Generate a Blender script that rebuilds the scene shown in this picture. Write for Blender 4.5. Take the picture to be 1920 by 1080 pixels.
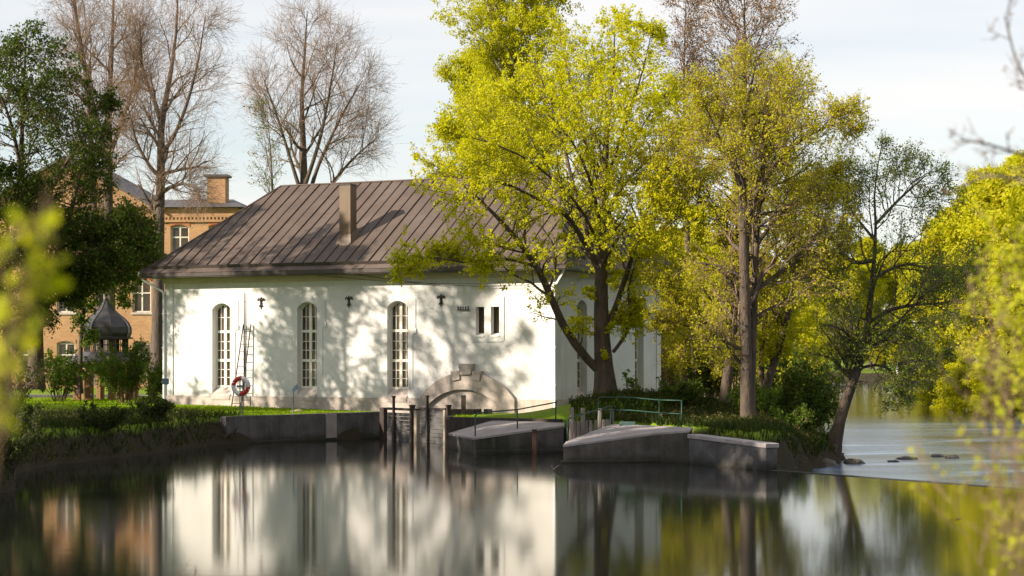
import bpy, bmesh, math, random
import numpy as np
from mathutils import Vector, Matrix, noise as mnoise

for _o in list(bpy.data.objects):
    bpy.data.objects.remove(_o)
scene = bpy.context.scene
COL = scene.collection
R = math.radians
rng = np.random.default_rng(7)
random.seed(7)

# ------------------------------------------------------------------ camera, sky, sun, exposure
F = 3800.0          # focal length in photograph pixels (1920 wide)
HZ = 663.0          # horizon row of the photograph
H = 3.47            # eye height above the mill pond
cam_d = bpy.data.cameras.new('camera')
cam = bpy.data.objects.new('camera', cam_d)
COL.objects.link(cam)
cam.location = (0, 0, H)
cam.rotation_euler = (R(90), 0, 0)
cam_d.sensor_width = 36
cam_d.lens = 36 * F / 1920
cam_d.shift_y = (HZ - 540) / 1920
cam_d.clip_start = 0.1
cam_d.clip_end = 6000
cam_d.dof.use_dof = True
cam_d.dof.focus_distance = 82
cam_d.dof.aperture_fstop = 1.5
scene.camera = cam

SUN = Vector((-2.04, -0.92, 1.07)).normalized()      # towards the sun
SUN_EL = math.asin(SUN.z)
SUN_AZ = math.atan2(SUN.x, SUN.y)
world = bpy.data.worlds.new('World')
scene.world = world
world.use_nodes = True
nt = world.node_tree
for n in list(nt.nodes):
    nt.nodes.remove(n)
wo = nt.nodes.new('ShaderNodeOutputWorld')
bg = nt.nodes.new('ShaderNodeBackground')
sky = nt.nodes.new('ShaderNodeTexSky')
sky.sky_type = 'NISHITA'
sky.sun_disc = False
sky.sun_elevation = SUN_EL
sky.sun_rotation = SUN_AZ
sky.air_density = 1.0
sky.dust_density = 0.6
tc = nt.nodes.new('ShaderNodeTexCoord')
sep = nt.nodes.new('ShaderNodeSeparateXYZ')
nt.links.new(tc.outputs['Generated'], sep.inputs[0])
zz = nt.nodes.new('ShaderNodeMath'); zz.operation = 'ABSOLUTE'
nt.links.new(sep.outputs['Z'], zz.inputs[0])
za = nt.nodes.new('ShaderNodeMath'); za.operation = 'ADD'; za.inputs[1].default_value = 0.12
nt.links.new(zz.outputs[0], za.inputs[0])
dx = nt.nodes.new('ShaderNodeMath'); dx.operation = 'DIVIDE'
dy = nt.nodes.new('ShaderNodeMath'); dy.operation = 'DIVIDE'
nt.links.new(sep.outputs['X'], dx.inputs[0]); nt.links.new(za.outputs[0], dx.inputs[1])
nt.links.new(sep.outputs['Y'], dy.inputs[0]); nt.links.new(za.outputs[0], dy.inputs[1])
cx = nt.nodes.new('ShaderNodeCombineXYZ')
nt.links.new(dx.outputs[0], cx.inputs[0]); nt.links.new(dy.outputs[0], cx.inputs[1])
mp = nt.nodes.new('ShaderNodeMapping')
mp.inputs['Scale'].default_value = (0.5, 1.3, 1)
mp.inputs['Rotation'].default_value = (0, 0, R(14))
mp.inputs['Location'].default_value = (3.3, 1.4, 0)
nt.links.new(cx.outputs[0], mp.inputs[0])
nz = nt.nodes.new('ShaderNodeTexNoise')
nz.inputs['Scale'].default_value = 1.1
nz.inputs['Detail'].default_value = 4
nz.inputs['Roughness'].default_value = 0.5
nt.links.new(mp.outputs[0], nz.inputs['Vector'])
rp = nt.nodes.new('ShaderNodeValToRGB')
rp.color_ramp.elements[0].position = 0.34; rp.color_ramp.elements[0].color = (0.40, 0.40, 0.40, 1)
rp.color_ramp.elements[1].position = 0.66; rp.color_ramp.elements[1].color = (0.92, 0.92, 0.92, 1)
nt.links.new(nz.outputs['Fac'], rp.inputs[0])
mx = nt.nodes.new('ShaderNodeMix'); mx.data_type = 'RGBA'
CLOUD = 6.4
mx.inputs['B'].default_value = (CLOUD * 1.02, CLOUD * 0.985, CLOUD * 0.965, 1)
nt.links.new(rp.outputs[0], mx.inputs['Factor'])
nt.links.new(sky.outputs[0], mx.inputs['A'])
nt.links.new(mx.outputs['Result'], bg.inputs[0])
bg.inputs[1].default_value = 0.085
nt.links.new(bg.outputs[0], wo.inputs[0])

sun_d = bpy.data.lights.new('sun', 'SUN')
sun_d.energy = 5.0
sun_d.angle = R(0.45)
sun_d.color = (1.0, 0.86, 0.69)
sun_o = bpy.data.objects.new('sun', sun_d)
COL.objects.link(sun_o)
sun_o.location = (-60, -20, 60)
sun_o.rotation_euler = (-SUN).to_track_quat('-Z', 'Y').to_euler()

scene.view_settings.view_transform = 'Standard'
scene.view_settings.look = 'None'
scene.view_settings.gamma = 1.0
scene.view_settings.use_curve_mapping = False
scene.view_settings.exposure = 0.92
scene.render.engine = 'CYCLES'
scene.cycles.use_denoising = True
scene.cycles.max_bounces = 8
scene.cycles.diffuse_bounces = 3
scene.cycles.glossy_bounces = 4
scene.cycles.transmission_bounces = 4
scene.cycles.transparent_max_bounces = 8


# ------------------------------------------------------------------ helpers
def W(px, py, Y):
    """a point Y metres away that the photograph shows at pixel px, py"""
    return np.array([(px - 960) * Y / F, Y, H - (py - HZ) * Y / F])


def tag(o, label=None, cat=None, group=None, kind=None):
    if label: o['label'] = label
    if cat: o['category'] = cat
    if group: o['group'] = group
    if kind: o['kind'] = kind
    return o


def empty(name, loc=(0, 0, 0), rz=0.0):
    o = bpy.data.objects.new(name, None)
    COL.objects.link(o)
    o.location = loc
    o.rotation_euler = (0, 0, rz)
    o.empty_display_size = 0.3
    return o


def link(name, me, parent=None):
    o = bpy.data.objects.new(name, me)
    COL.objects.link(o)
    o.parent = parent
    return o


def np_mesh(name, V, Q, mats, midx=None, smooth=False):
    """mesh from numpy: V (n,3), Q (m,4) quads or (m,3) tris"""
    me = bpy.data.meshes.new(name)
    V = np.asarray(V, np.float32); Q = np.asarray(Q, np.int32)
    k = Q.shape[1]
    me.vertices.add(len(V)); me.vertices.foreach_set('co', V.ravel())
    me.loops.add(Q.size); me.loops.foreach_set('vertex_index', Q.ravel())
    me.polygons.add(len(Q))
    me.polygons.foreach_set('loop_start', np.arange(0, Q.size, k, dtype=np.int32))
    if midx is not None:
        me.polygons.foreach_set('material_index', np.asarray(midx, np.int32))
    me.polygons.foreach_set('use_smooth', np.full(len(Q), smooth))
    for m in (mats if isinstance(mats, (list, tuple)) else [mats]):
        me.materials.append(m)
    me.update(calc_edges=True)
    return me


class MB:
    def __init__(self):
        self.v = []; self.f = []

    def add(self, vs, fs):
        b = len(self.v)
        self.v += [tuple(map(float, p)) for p in vs]
        self.f += [tuple(b + i for i in f) for f in fs]
        return self

    def box(self, x0, x1, y0, y1, z0, z1):
        vs = [(x0, y0, z0), (x1, y0, z0), (x1, y1, z0), (x0, y1, z0), (x0, y0, z1), (x1, y0, z1), (x1, y1, z1), (x0, y1, z1)]
        return self.add(vs, [(0, 3, 2, 1), (4, 5, 6, 7), (0, 1, 5, 4), (1, 2, 6, 5), (2, 3, 7, 6), (3, 0, 4, 7)])

    def quad(self, a, b, c, d):
        return self.add([a, b, c, d], [(0, 1, 2, 3)])

    def poly_prism(self, pts, z0, z1):
        """vertical prism over an xy outline; z0/z1 numbers or lists per vertex"""
        n = len(pts)
        zb = z0 if hasattr(z0, '__len__') else [z0] * n
        zt = z1 if hasattr(z1, '__len__') else [z1] * n
        vs = [(p[0], p[1], zb[i]) for i, p in enumerate(pts)] + [(p[0], p[1], zt[i]) for i, p in enumerate(pts)]
        fs = [tuple(range(n))[::-1], tuple(range(n, 2 * n))] + [(i, (i + 1) % n, n + (i + 1) % n, n + i) for i in range(n)]
        return self.add(vs, fs)

    def xz_prism(self, pts, y0, y1):
        n = len(pts)
        vs = [(p[0], y0, p[1]) for p in pts] + [(p[0], y1, p[1]) for p in pts]
        fs = [tuple(range(n)), tuple(range(n, 2 * n))[::-1]] + [((i + 1) % n, i, n + i, n + (i + 1) % n) for i in range(n)]
        return self.add(vs, fs)

    def tube(self, pts, r, n=8, caps=True):
        pts = [Vector(p) for p in pts]
        rs = r if hasattr(r, '__len__') else [r] * len(pts)
        vs = []; fs = []
        for i, p in enumerate(pts):
            t = (pts[min(i + 1, len(pts) - 1)] - pts[max(i - 1, 0)]).normalized()
            a = Vector((0, 0, 1)) if abs(t.z) < 0.9 else Vector((1, 0, 0))
            u = t.cross(a).normalized(); w = t.cross(u)
            for k in range(n):
                an = 2 * math.pi * k / n
                vs.append(p + u * (rs[i] * math.cos(an)) + w * (rs[i] * math.sin(an)))
        for i in range(len(pts) - 1):
            for k in range(n):
                fs.append((i * n + k, i * n + (k + 1) % n, (i + 1) * n + (k + 1) % n, (i + 1) * n + k))
        if caps:
            fs.append(tuple(range(n))[::-1]); fs.append(tuple(range((len(pts) - 1) * n, len(pts) * n)))
        return self.add(vs, fs)

    def lathe(self, prof, n=16, cx=0, cy=0):
        vs = []; fs = []
        for (r, z) in prof:
            for k in range(n):
                an = 2 * math.pi * (k + 0.5) / n
                vs.append((cx + r * math.cos(an), cy + r * math.sin(an), z))
        for i in range(len(prof) - 1):
            for k in range(n):
                fs.append((i * n + k, i * n + (k + 1) % n, (i + 1) * n + (k + 1) % n, (i + 1) * n + k))
        return self.add(vs, fs)

    def mesh(self, name, mat, smooth=False, recalc=True):
        me = bpy.data.meshes.new(name)
        me.from_pydata(self.v, [], self.f)
        if recalc:
            bm = bmesh.new(); bm.from_mesh(me)
            bmesh.ops.recalc_face_normals(bm, faces=bm.faces)
            bm.to_mesh(me); bm.free()
        me.materials.append(mat)
        if smooth:
            for p in me.polygons: p.use_smooth = True
        me.update()
        return me

    def build(self, name, mat, parent=None, smooth=False, bevel=0.0):
        o = link(name, self.mesh(name, mat, smooth), parent)
        if bevel:
            m = o.modifiers.new('bevel', 'BEVEL'); m.width = bevel; m.segments = 2; m.limit_method = 'ANGLE'
        return o


# ------------------------------------------------------------------ materials
def mat(name, c1, c2=None, scale=4.0, rough=0.8, bump=0.0, bscale=None, stretch=(1, 1, 1), detail=5, metallic=0.0, spec=0.4,
        c3=None, scale3=0.5, lo=0.35, hi=0.65, coord='Object', streak=None, wet=None):
    m = bpy.data.materials.new(name); m.use_nodes = True
    t = m.node_tree; b = t.nodes['Principled BSDF']
    b.inputs['Roughness'].default_value = rough
    b.inputs['Metallic'].default_value = metallic
    b.inputs['Specular IOR Level'].default_value = spec
    tcn = t.nodes.new('ShaderNodeTexCoord')
    mpn = t.nodes.new('ShaderNodeMapping'); mpn.inputs['Scale'].default_value = stretch
    t.links.new(tcn.outputs[coord], mpn.inputs[0])
    c2 = c2 or tuple(x * 0.8 for x in c1)
    n1 = t.nodes.new('ShaderNodeTexNoise'); n1.inputs['Scale'].default_value = scale; n1.inputs['Detail'].default_value = detail
    n1.inputs['Roughness'].default_value = 0.62
    t.links.new(mpn.outputs[0], n1.inputs['Vector'])
    r1 = t.nodes.new('ShaderNodeValToRGB')
    r1.color_ramp.elements[0].position = lo; r1.color_ramp.elements[0].color = (*c1, 1)
    r1.color_ramp.elements[1].position = hi; r1.color_ramp.elements[1].color = (*c2, 1)
    t.links.new(n1.outputs['Fac'], r1.inputs[0])
    out = r1.outputs[0]
    if c3:
        n3 = t.nodes.new('ShaderNodeTexNoise'); n3.inputs['Scale'].default_value = scale3; n3.inputs['Detail'].default_value = 6
        t.links.new(mpn.outputs[0], n3.inputs['Vector'])
        r3 = t.nodes.new('ShaderNodeValToRGB')
        r3.color_ramp.elements[0].position = 0.48; r3.color_ramp.elements[0].color = (0, 0, 0, 1)
        r3.color_ramp.elements[1].position = 0.68; r3.color_ramp.elements[1].color = (1, 1, 1, 1)
        t.links.new(n3.outputs['Fac'], r3.inputs[0])
        mm = t.nodes.new('ShaderNodeMix'); mm.data_type = 'RGBA'
        mm.inputs['B'].default_value = (*c3, 1)
        t.links.new(r3.outputs[0], mm.inputs['Factor']); t.links.new(out, mm.inputs['A'])
        out = mm.outputs['Result']
    if streak:
        ms = t.nodes.new('ShaderNodeMapping'); ms.inputs['Scale'].default_value = (2.6, 2.6, 0.22)
        t.links.new(tcn.outputs[coord], ms.inputs[0])
        ns = t.nodes.new('ShaderNodeTexNoise'); ns.inputs['Scale'].default_value = 1.3; ns.inputs['Detail'].default_value = 5
        t.links.new(ms.outputs[0], ns.inputs['Vector'])
        rs = t.nodes.new('ShaderNodeMapRange'); rs.inputs['From Min'].default_value = 0.52; rs.inputs['From Max'].default_value = 0.78; rs.inputs['To Max'].default_value = streak[1]
        t.links.new(ns.outputs['Fac'], rs.inputs['Value'])
        m2 = t.nodes.new('ShaderNodeMix'); m2.data_type = 'RGBA'; m2.inputs['B'].default_value = (*streak[0], 1)
        t.links.new(rs.outputs[0], m2.inputs['Factor']); t.links.new(out, m2.inputs['A']); out = m2.outputs['Result']
    if wet:     # damp and algae up to a ragged line above the water
        gp = t.nodes.new('ShaderNodeNewGeometry'); sz = t.nodes.new('ShaderNodeSeparateXYZ'); t.links.new(gp.outputs['Position'], sz.inputs[0])
        nw = t.nodes.new('ShaderNodeTexNoise'); nw.inputs['Scale'].default_value = 2.2; nw.inputs['Detail'].default_value = 6
        t.links.new(gp.outputs['Position'], nw.inputs['Vector'])
        aw = t.nodes.new('ShaderNodeMath'); aw.operation = 'MULTIPLY_ADD'; aw.inputs[1].default_value = wet[2]; t.links.new(nw.outputs['Fac'], aw.inputs[0]); t.links.new(sz.outputs['Z'], aw.inputs[2])
        rw_ = t.nodes.new('ShaderNodeMapRange'); rw_.inputs['From Min'].default_value = wet[1]; rw_.inputs['From Max'].default_value = wet[0]; rw_.inputs['To Max'].default_value = wet[4]
        t.links.new(aw.outputs[0], rw_.inputs['Value'])
        m3 = t.nodes.new('ShaderNodeMix'); m3.data_type = 'RGBA'; m3.inputs['B'].default_value = (*wet[3], 1)
        t.links.new(rw_.outputs[0], m3.inputs['Factor']); t.links.new(out, m3.inputs['A']); out = m3.outputs['Result']
    t.links.new(out, b.inputs['Base Color'])
    if bump:
        nb = t.nodes.new('ShaderNodeTexNoise'); nb.inputs['Scale'].default_value = bscale or scale * 5; nb.inputs['Detail'].default_value = 6
        t.links.new(mpn.outputs[0], nb.inputs['Vector'])
        bp = t.nodes.new('ShaderNodeBump'); bp.inputs['Strength'].default_value = bump; bp.inputs['Distance'].default_value = 0.05
        t.links.new(nb.outputs['Fac'], bp.inputs['Height']); t.links.new(bp.outputs[0], b.inputs['Normal'])
    return m


def leaf_mat(name, c1, c2, c3, trans=0.45, rough=0.6):
    """new leaves: diffuse and translucent, each leaf its own tint"""
    m = bpy.data.materials.new(name); m.use_nodes = True
    t = m.node_tree
    for n in list(t.nodes): t.nodes.remove(n)
    out = t.nodes.new('ShaderNodeOutputMaterial')
    g = t.nodes.new('ShaderNodeNewGeometry')
    r = t.nodes.new('ShaderNodeValToRGB')
    r.color_ramp.elements[0].color = (*c1, 1); r.color_ramp.elements[1].color = (*c3, 1)
    e = r.color_ramp.elements.new(0.5); e.color = (*c2, 1)
    t.links.new(g.outputs['Random Per Island'], r.inputs[0])
    p = t.nodes.new('ShaderNodeBsdfPrincipled'); p.inputs['Roughness'].default_value = rough
    p.inputs['Specular IOR Level'].default_value = 0.12
    tr = t.nodes.new('ShaderNodeBsdfTranslucent')
    hs = t.nodes.new('ShaderNodeHueSaturation'); hs.inputs['Value'].default_value = 1.35; hs.inputs['Saturation'].default_value = 1.05
    t.links.new(r.outputs[0], p.inputs['Base Color']); t.links.new(r.outputs[0], hs.inputs['Color'])
    t.links.new(hs.outputs[0], tr.inputs['Color'])
    mi = t.nodes.new('ShaderNodeMixShader'); mi.inputs[0].default_value = trans
    t.links.new(p.outputs[0], mi.inputs[1]); t.links.new(tr.outputs[0], mi.inputs[2])
    t.links.new(mi.outputs[0], out.inputs[0])
    return m


M = {}
M['plaster'] = mat('white_plaster', (0.70, 0.70, 0.695), (0.64, 0.64, 0.635), 1.3, 0.85, 0.3, 9, c3=(0.58, 0.57, 0.56), scale3=0.35, streak=((0.42, 0.41, 0.39), 0.30), wet=(1.75, 2.35, 0.5, (0.40, 0.39, 0.36), 0.45))
M['cornice'] = mat('cornice_plaster', (0.62, 0.55, 0.42), (0.55, 0.48, 0.37), 2, 0.85, 0.15, 12)
M['plinth'] = mat('plinth_render', (0.52, 0.455, 0.41), (0.42, 0.365, 0.335), 1.6, 0.9, 0.4, 14, c3=(0.32, 0.285, 0.265), scale3=0.8, streak=((0.2, 0.17, 0.15), 0.5))
M['roof'] = mat('brown_sheet_roof', (0.108, 0.083, 0.071), (0.086, 0.066, 0.057), 0.9, 0.58, 0.15, 3, c3=(0.122, 0.096, 0.084), scale3=0.5, spec=0.15, streak=((0.085, 0.06, 0.05), 0.7))
M['roof_dark'] = mat('roof_edge_metal', (0.055, 0.042, 0.038), (0.035, 0.028, 0.026), 2.5, 0.4, 0.1, 6)
M['seam'] = mat('shadow_dark_seam_metal', (0.06, 0.045, 0.04), (0.045, 0.034, 0.03), 3, 0.45)  # darker than the sheets, standing in for shadow lines along the seams
M['chimney'] = mat('chimney_cladding', (0.15, 0.10, 0.06), (0.10, 0.068, 0.042), 1.5, 0.5, 0.15, 4, stretch=(1, 1, 0.3))
M['sash'] = mat('white_sash_paint', (0.78, 0.75, 0.68), (0.70, 0.67, 0.60), 6, 0.5)
M['pane'] = mat('window_glass', (0.030, 0.024, 0.018), (0.065, 0.048, 0.032), 0.6, 0.06, spec=0.7, coord='Object')
M['pipe'] = mat('pale_pipe_paint', (0.72, 0.73, 0.74), (0.62, 0.63, 0.65), 5, 0.45)
M['iron'] = mat('black_iron', (0.025, 0.024, 0.023), (0.05, 0.04, 0.035), 12, 0.6)
M['galv'] = mat('grey_galvanised', (0.18, 0.18, 0.19), (0.12, 0.12, 0.125), 9, 0.45, metallic=0.4)
M['ladder'] = mat('ladder_wood', (0.085, 0.07, 0.06), (0.05, 0.043, 0.04), 14, 0.7)
M['concrete'] = mat('grey_concrete', (0.125, 0.118, 0.125), (0.08, 0.076, 0.08), 1.4, 0.92, 0.5, 12, c3=(0.05, 0.047, 0.046), scale3=0.7, streak=((0.04, 0.038, 0.036), 0.8), wet=(0.2, 0.5, 0.35, (0.018, 0.018, 0.012), 0.9))
M['slab'] = mat('pale_concrete_slab', (0.36, 0.325, 0.335), (0.27, 0.245, 0.255), 1.8, 0.9, 0.4, 14, c3=(0.27, 0.24, 0.235), scale3=0.9)
M['old_concrete'] = mat('mossy_concrete', (0.11, 0.098, 0.09), (0.06, 0.053, 0.048), 2.2, 0.92, 0.6, 10, c3=(0.035, 0.035, 0.025), scale3=0.6, streak=((0.16, 0.14, 0.13), 0.6), wet=(0.15, 0.45, 0.35, (0.016, 0.017, 0.010), 0.9))
M['timber'] = mat('dark_wet_timber', (0.06, 0.045, 0.038), (0.03, 0.024, 0.022), 5, 0.8, 0.4, 20, stretch=(1, 1, 0.25))
M['old_wood'] = mat('weathered_grey_wood', (0.22, 0.195, 0.175), (0.12, 0.105, 0.095), 6, 0.85, 0.4, 22, stretch=(1, 1, 0.2))
M['gate_wood'] = mat('shade_blue_gate_planks', (0.105, 0.105, 0.108), (0.055, 0.053, 0.053), 4, 0.8, 0.4, 20, stretch=(0.3, 1, 1))  # plank colour made darker and bluer for the shade over the gates
M['pale_post'] = mat('pale_weathered_post', (0.42, 0.36, 0.28), (0.30, 0.25, 0.2), 6, 0.85, 0.3, 22, stretch=(1, 1, 0.2))
M['green_rail'] = mat('green_rail_paint', (0.010, 0.065, 0.046), (0.013, 0.045, 0.035), 8, 0.45)
M['red'] = mat('lifebuoy_red', (0.50, 0.03, 0.025), (0.42, 0.025, 0.02), 6, 0.5)
M['buoy'] = mat('lifebuoy_white', (0.72, 0.70, 0.70), (0.62, 0.61, 0.62), 6, 0.5)
M['blue_grey'] = mat('blue_grey_box', (0.12, 0.17, 0.25), (0.09, 0.13, 0.2), 6, 0.5)
M['dome'] = mat('dark_dome_sheet', (0.035, 0.033, 0.036), (0.06, 0.055, 0.055), 3, 0.38, 0.15, 8, spec=0.6)
M['road'] = mat('asphalt', (0.16, 0.155, 0.15), (0.12, 0.115, 0.11), 8, 0.9, 0.2, 40)
M['rock'] = mat('wet_rock', (0.10, 0.085, 0.07), (0.05, 0.045, 0.038), 5, 0.55, 0.6, 14)
M['pale_rock'] = mat('tan_stone', (0.42, 0.33, 0.22), (0.3, 0.24, 0.17), 8, 0.85, 0.5, 20)
M['bark'] = mat('brown_bark', (0.115, 0.085, 0.062), (0.055, 0.042, 0.034), 5, 0.92, 0.9, 16, stretch=(1, 1, 0.3))
M['bark_grey'] = mat('grey_brown_bark', (0.13, 0.10, 0.08), (0.06, 0.048, 0.04), 5, 0.92, 0.8, 14, stretch=(1, 1, 0.3))
M['twig_tan'] = mat('tan_twigs', (0.25, 0.165, 0.105), (0.17, 0.115, 0.078), 3, 0.85)
M['twig_brown'] = mat('brown_twigs', (0.17, 0.105, 0.06), (0.11, 0.07, 0.042), 3, 0.85)
M['twig_grey'] = mat('grey_twigs', (0.15, 0.12, 0.10), (0.09, 0.075, 0.065), 3, 0.85)
M['bark_birch'] = mat('birch_bark', (0.55, 0.52, 0.47), (0.2, 0.18, 0.16), 4, 0.8, 0.3, 10, stretch=(1, 1, 2))
M['L_maple'] = leaf_mat('maple_new_leaf', (0.34, 0.385, 0.010), (0.49, 0.49, 0.014), (0.63, 0.575, 0.02), 0.52)
M['L_birch'] = leaf_mat('birch_new_leaf', (0.32, 0.355, 0.012), (0.44, 0.445, 0.016), (0.53, 0.49, 0.025), 0.52)
M['L_alder'] = leaf_mat('alder_leaf', (0.24, 0.27, 0.012), (0.42, 0.41, 0.018), (0.58, 0.50, 0.03), 0.5)
M['L_dark'] = leaf_mat('dark_green_leaf', (0.03, 0.06, 0.010), (0.06, 0.10, 0.012), (0.13, 0.16, 0.02), 0.35)
M['L_mid'] = leaf_mat('mid_green_leaf', (0.07, 0.13, 0.018), (0.11, 0.18, 0.02), (0.17, 0.23, 0.025), 0.4)
M['L_brown'] = leaf_mat('bronze_bud', (0.16, 0.085, 0.04), (0.22, 0.13, 0.06), (0.26, 0.18, 0.08), 0.25)
M['L_wood'] = leaf_mat('woodland_leaf', (0.36, 0.39, 0.014), (0.50, 0.50, 0.02), (0.62, 0.57, 0.035), 0.52)
M['L_front'] = leaf_mat('sunlit_shoot_leaf', (0.34, 0.40, 0.02), (0.45, 0.47, 0.025), (0.52, 0.50, 0.04), 0.5)
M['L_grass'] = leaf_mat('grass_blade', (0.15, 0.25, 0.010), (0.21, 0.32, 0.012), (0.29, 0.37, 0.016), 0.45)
M['L_bank'] = leaf_mat('shaded_bank_grass_blade', (0.018, 0.034, 0.006), (0.032, 0.055, 0.008), (0.07, 0.075, 0.016), 0.35)  # grass colour darkened for the shade on bank and mound
M['L_lean'] = leaf_mat('olive_leaf', (0.09, 0.15, 0.014), (0.16, 0.22, 0.018), (0.28, 0.30, 0.028), 0.45)
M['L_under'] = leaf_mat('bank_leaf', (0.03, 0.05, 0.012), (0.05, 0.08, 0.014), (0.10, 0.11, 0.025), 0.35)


def brick_mat():
    m = bpy.data.materials.new('ochre_brick'); m.use_nodes = True
    t = m.node_tree; b = t.nodes['Principled BSDF']
    b.inputs['Roughness'].default_value = 0.9
    tcn = t.nodes.new('ShaderNodeTexCoord')
    sp = t.nodes.new('ShaderNodeSeparateXYZ'); t.links.new(tcn.outputs['Object'], sp.inputs[0])
    ad = t.nodes.new('ShaderNodeMath'); ad.operation = 'ADD'
    t.links.new(sp.outputs['X'], ad.inputs[0]); t.links.new(sp.outputs['Y'], ad.inputs[1])
    cb = t.nodes.new('ShaderNodeCombineXYZ'); t.links.new(ad.outputs[0], cb.inputs[0]); t.links.new(sp.outputs['Z'], cb.inputs[1])
    br = t.nodes.new('ShaderNodeTexBrick')
    br.inputs['Scale'].default_value = 1.0
    br.inputs['Brick Width'].default_value = 0.26; br.inputs['Row Height'].default_value = 0.085
    br.inputs['Mortar Size'].default_value = 0.012
    br.inputs['Color1'].default_value = (0.50, 0.28, 0.12, 1); br.inputs['Color2'].default_value = (0.40, 0.20, 0.085, 1)
    br.inputs['Mortar'].default_value = (0.34, 0.25, 0.16, 1)
    t.links.new(cb.outputs[0], br.inputs['Vector'])
    n = t.nodes.new('ShaderNodeTexNoise'); n.inputs['Scale'].default_value = 0.8; n.inputs['Detail'].default_value = 5
    t.links.new(tcn.outputs['Object'], n.inputs['Vector'])
    mm = t.nodes.new('ShaderNodeMix'); mm.data_type = 'RGBA'; mm.blend_type = 'MULTIPLY'; mm.inputs['Factor'].default_value = 0.5
    r = t.nodes.new('ShaderNodeValToRGB')
    r.color_ramp.elements[0].position = 0.3; r.color_ramp.elements[0].color = (0.6, 0.55, 0.5, 1)
    r.color_ramp.elements[1].position = 0.7; r.color_ramp.elements[1].color = (1, 1, 1, 1)
    t.links.new(n.outputs['Fac'], r.inputs[0])
    t.links.new(br.outputs['Color'], mm.inputs['A']); t.links.new(r.outputs[0], mm.inputs['B'])
    t.links.new(mm.outputs['Result'], b.inputs['Base Color'])
    bp = t.nodes.new('ShaderNodeBump'); bp.inputs['Strength'].default_value = 0.4; bp.inputs['Distance'].default_value = 0.02; bp.invert = True
    t.links.new(br.outputs['Fac'], bp.inputs['Height']); t.links.new(bp.outputs[0], b.inputs['Normal'])
    return m


M['brick'] = brick_mat()
M['red_brick'] = mat('red_brick_trim', (0.42, 0.15, 0.07), (0.33, 0.11, 0.055), 6, 0.9, 0.3, 20)
M['slate'] = mat('dark_slate_roof', (0.09, 0.085, 0.09), (0.06, 0.058, 0.062), 3, 0.6, 0.3, 14)


def ground_mat():
    m = bpy.data.materials.new('earth_and_grass'); m.use_nodes = True
    t = m.node_tree; b = t.nodes['Principled BSDF']; b.inputs['Roughness'].default_value = 0.95
    b.inputs['Specular IOR Level'].default_value = 0.15
    tcn = t.nodes.new('ShaderNodeTexCoord')
    n = t.nodes.new('ShaderNodeTexNoise'); n.inputs['Scale'].default_value = 0.6; n.inputs['Detail'].default_value = 8
    t.links.new(tcn.outputs['Object'], n.inputs['Vector'])
    r = t.nodes.new('ShaderNodeValToRGB')
    r.color_ramp.elements[0].position = 0.3; r.color_ramp.elements[0].color = (0.11, 0.18, 0.012, 1)
    r.color_ramp.elements[1].position = 0.72; r.color_ramp.elements[1].color = (0.18, 0.26, 0.02, 1)
    t.links.new(n.outputs['Fac'], r.inputs[0])
    sp = t.nodes.new('ShaderNodeSeparateXYZ'); t.links.new(tcn.outputs['Object'], sp.inputs[0])
    ad = t.nodes.new('ShaderNodeMath'); ad.operation = 'MULTIPLY_ADD'; ad.inputs[1].default_value = 0.5; ad.inputs[2].default_value = -0.25
    t.links.new(n.outputs['Fac'], ad.inputs[0])
    az = t.nodes.new('ShaderNodeMath'); az.operation = 'ADD'
    t.links.new(sp.outputs['Z'], az.inputs[0]); t.links.new(ad.outputs[0], az.inputs[1])
    rz = t.nodes.new('ShaderNodeMapRange'); rz.inputs['From Min'].default_value = 0.75; rz.inputs['From Max'].default_value = 1.0
    t.links.new(az.outputs[0], rz.inputs['Value'])
    mm = t.nodes.new('ShaderNodeMix'); mm.data_type = 'RGBA'
    mm.inputs['A'].default_value = (0.04, 0.034, 0.022, 1)
    t.links.new(rz.outputs[0], mm.inputs['Factor']); t.links.new(r.outputs[0], mm.inputs['B'])
    t.links.new(mm.outputs['Result'], b.inputs['Base Color'])
    nb = t.nodes.new('ShaderNodeTexNoise'); nb.inputs['Scale'].default_value = 14; nb.inputs['Detail'].default_value = 6
    t.links.new(tcn.outputs['Object'], nb.inputs['Vector'])
    bp = t.nodes.new('ShaderNodeBump'); bp.inputs['Strength'].default_value = 0.7; bp.inputs['Distance'].default_value = 0.08
    t.links.new(nb.outputs['Fac'], bp.inputs['Height']); t.links.new(bp.outputs[0], b.inputs['Normal'])
    return m


M['ground'] = ground_mat()


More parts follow.
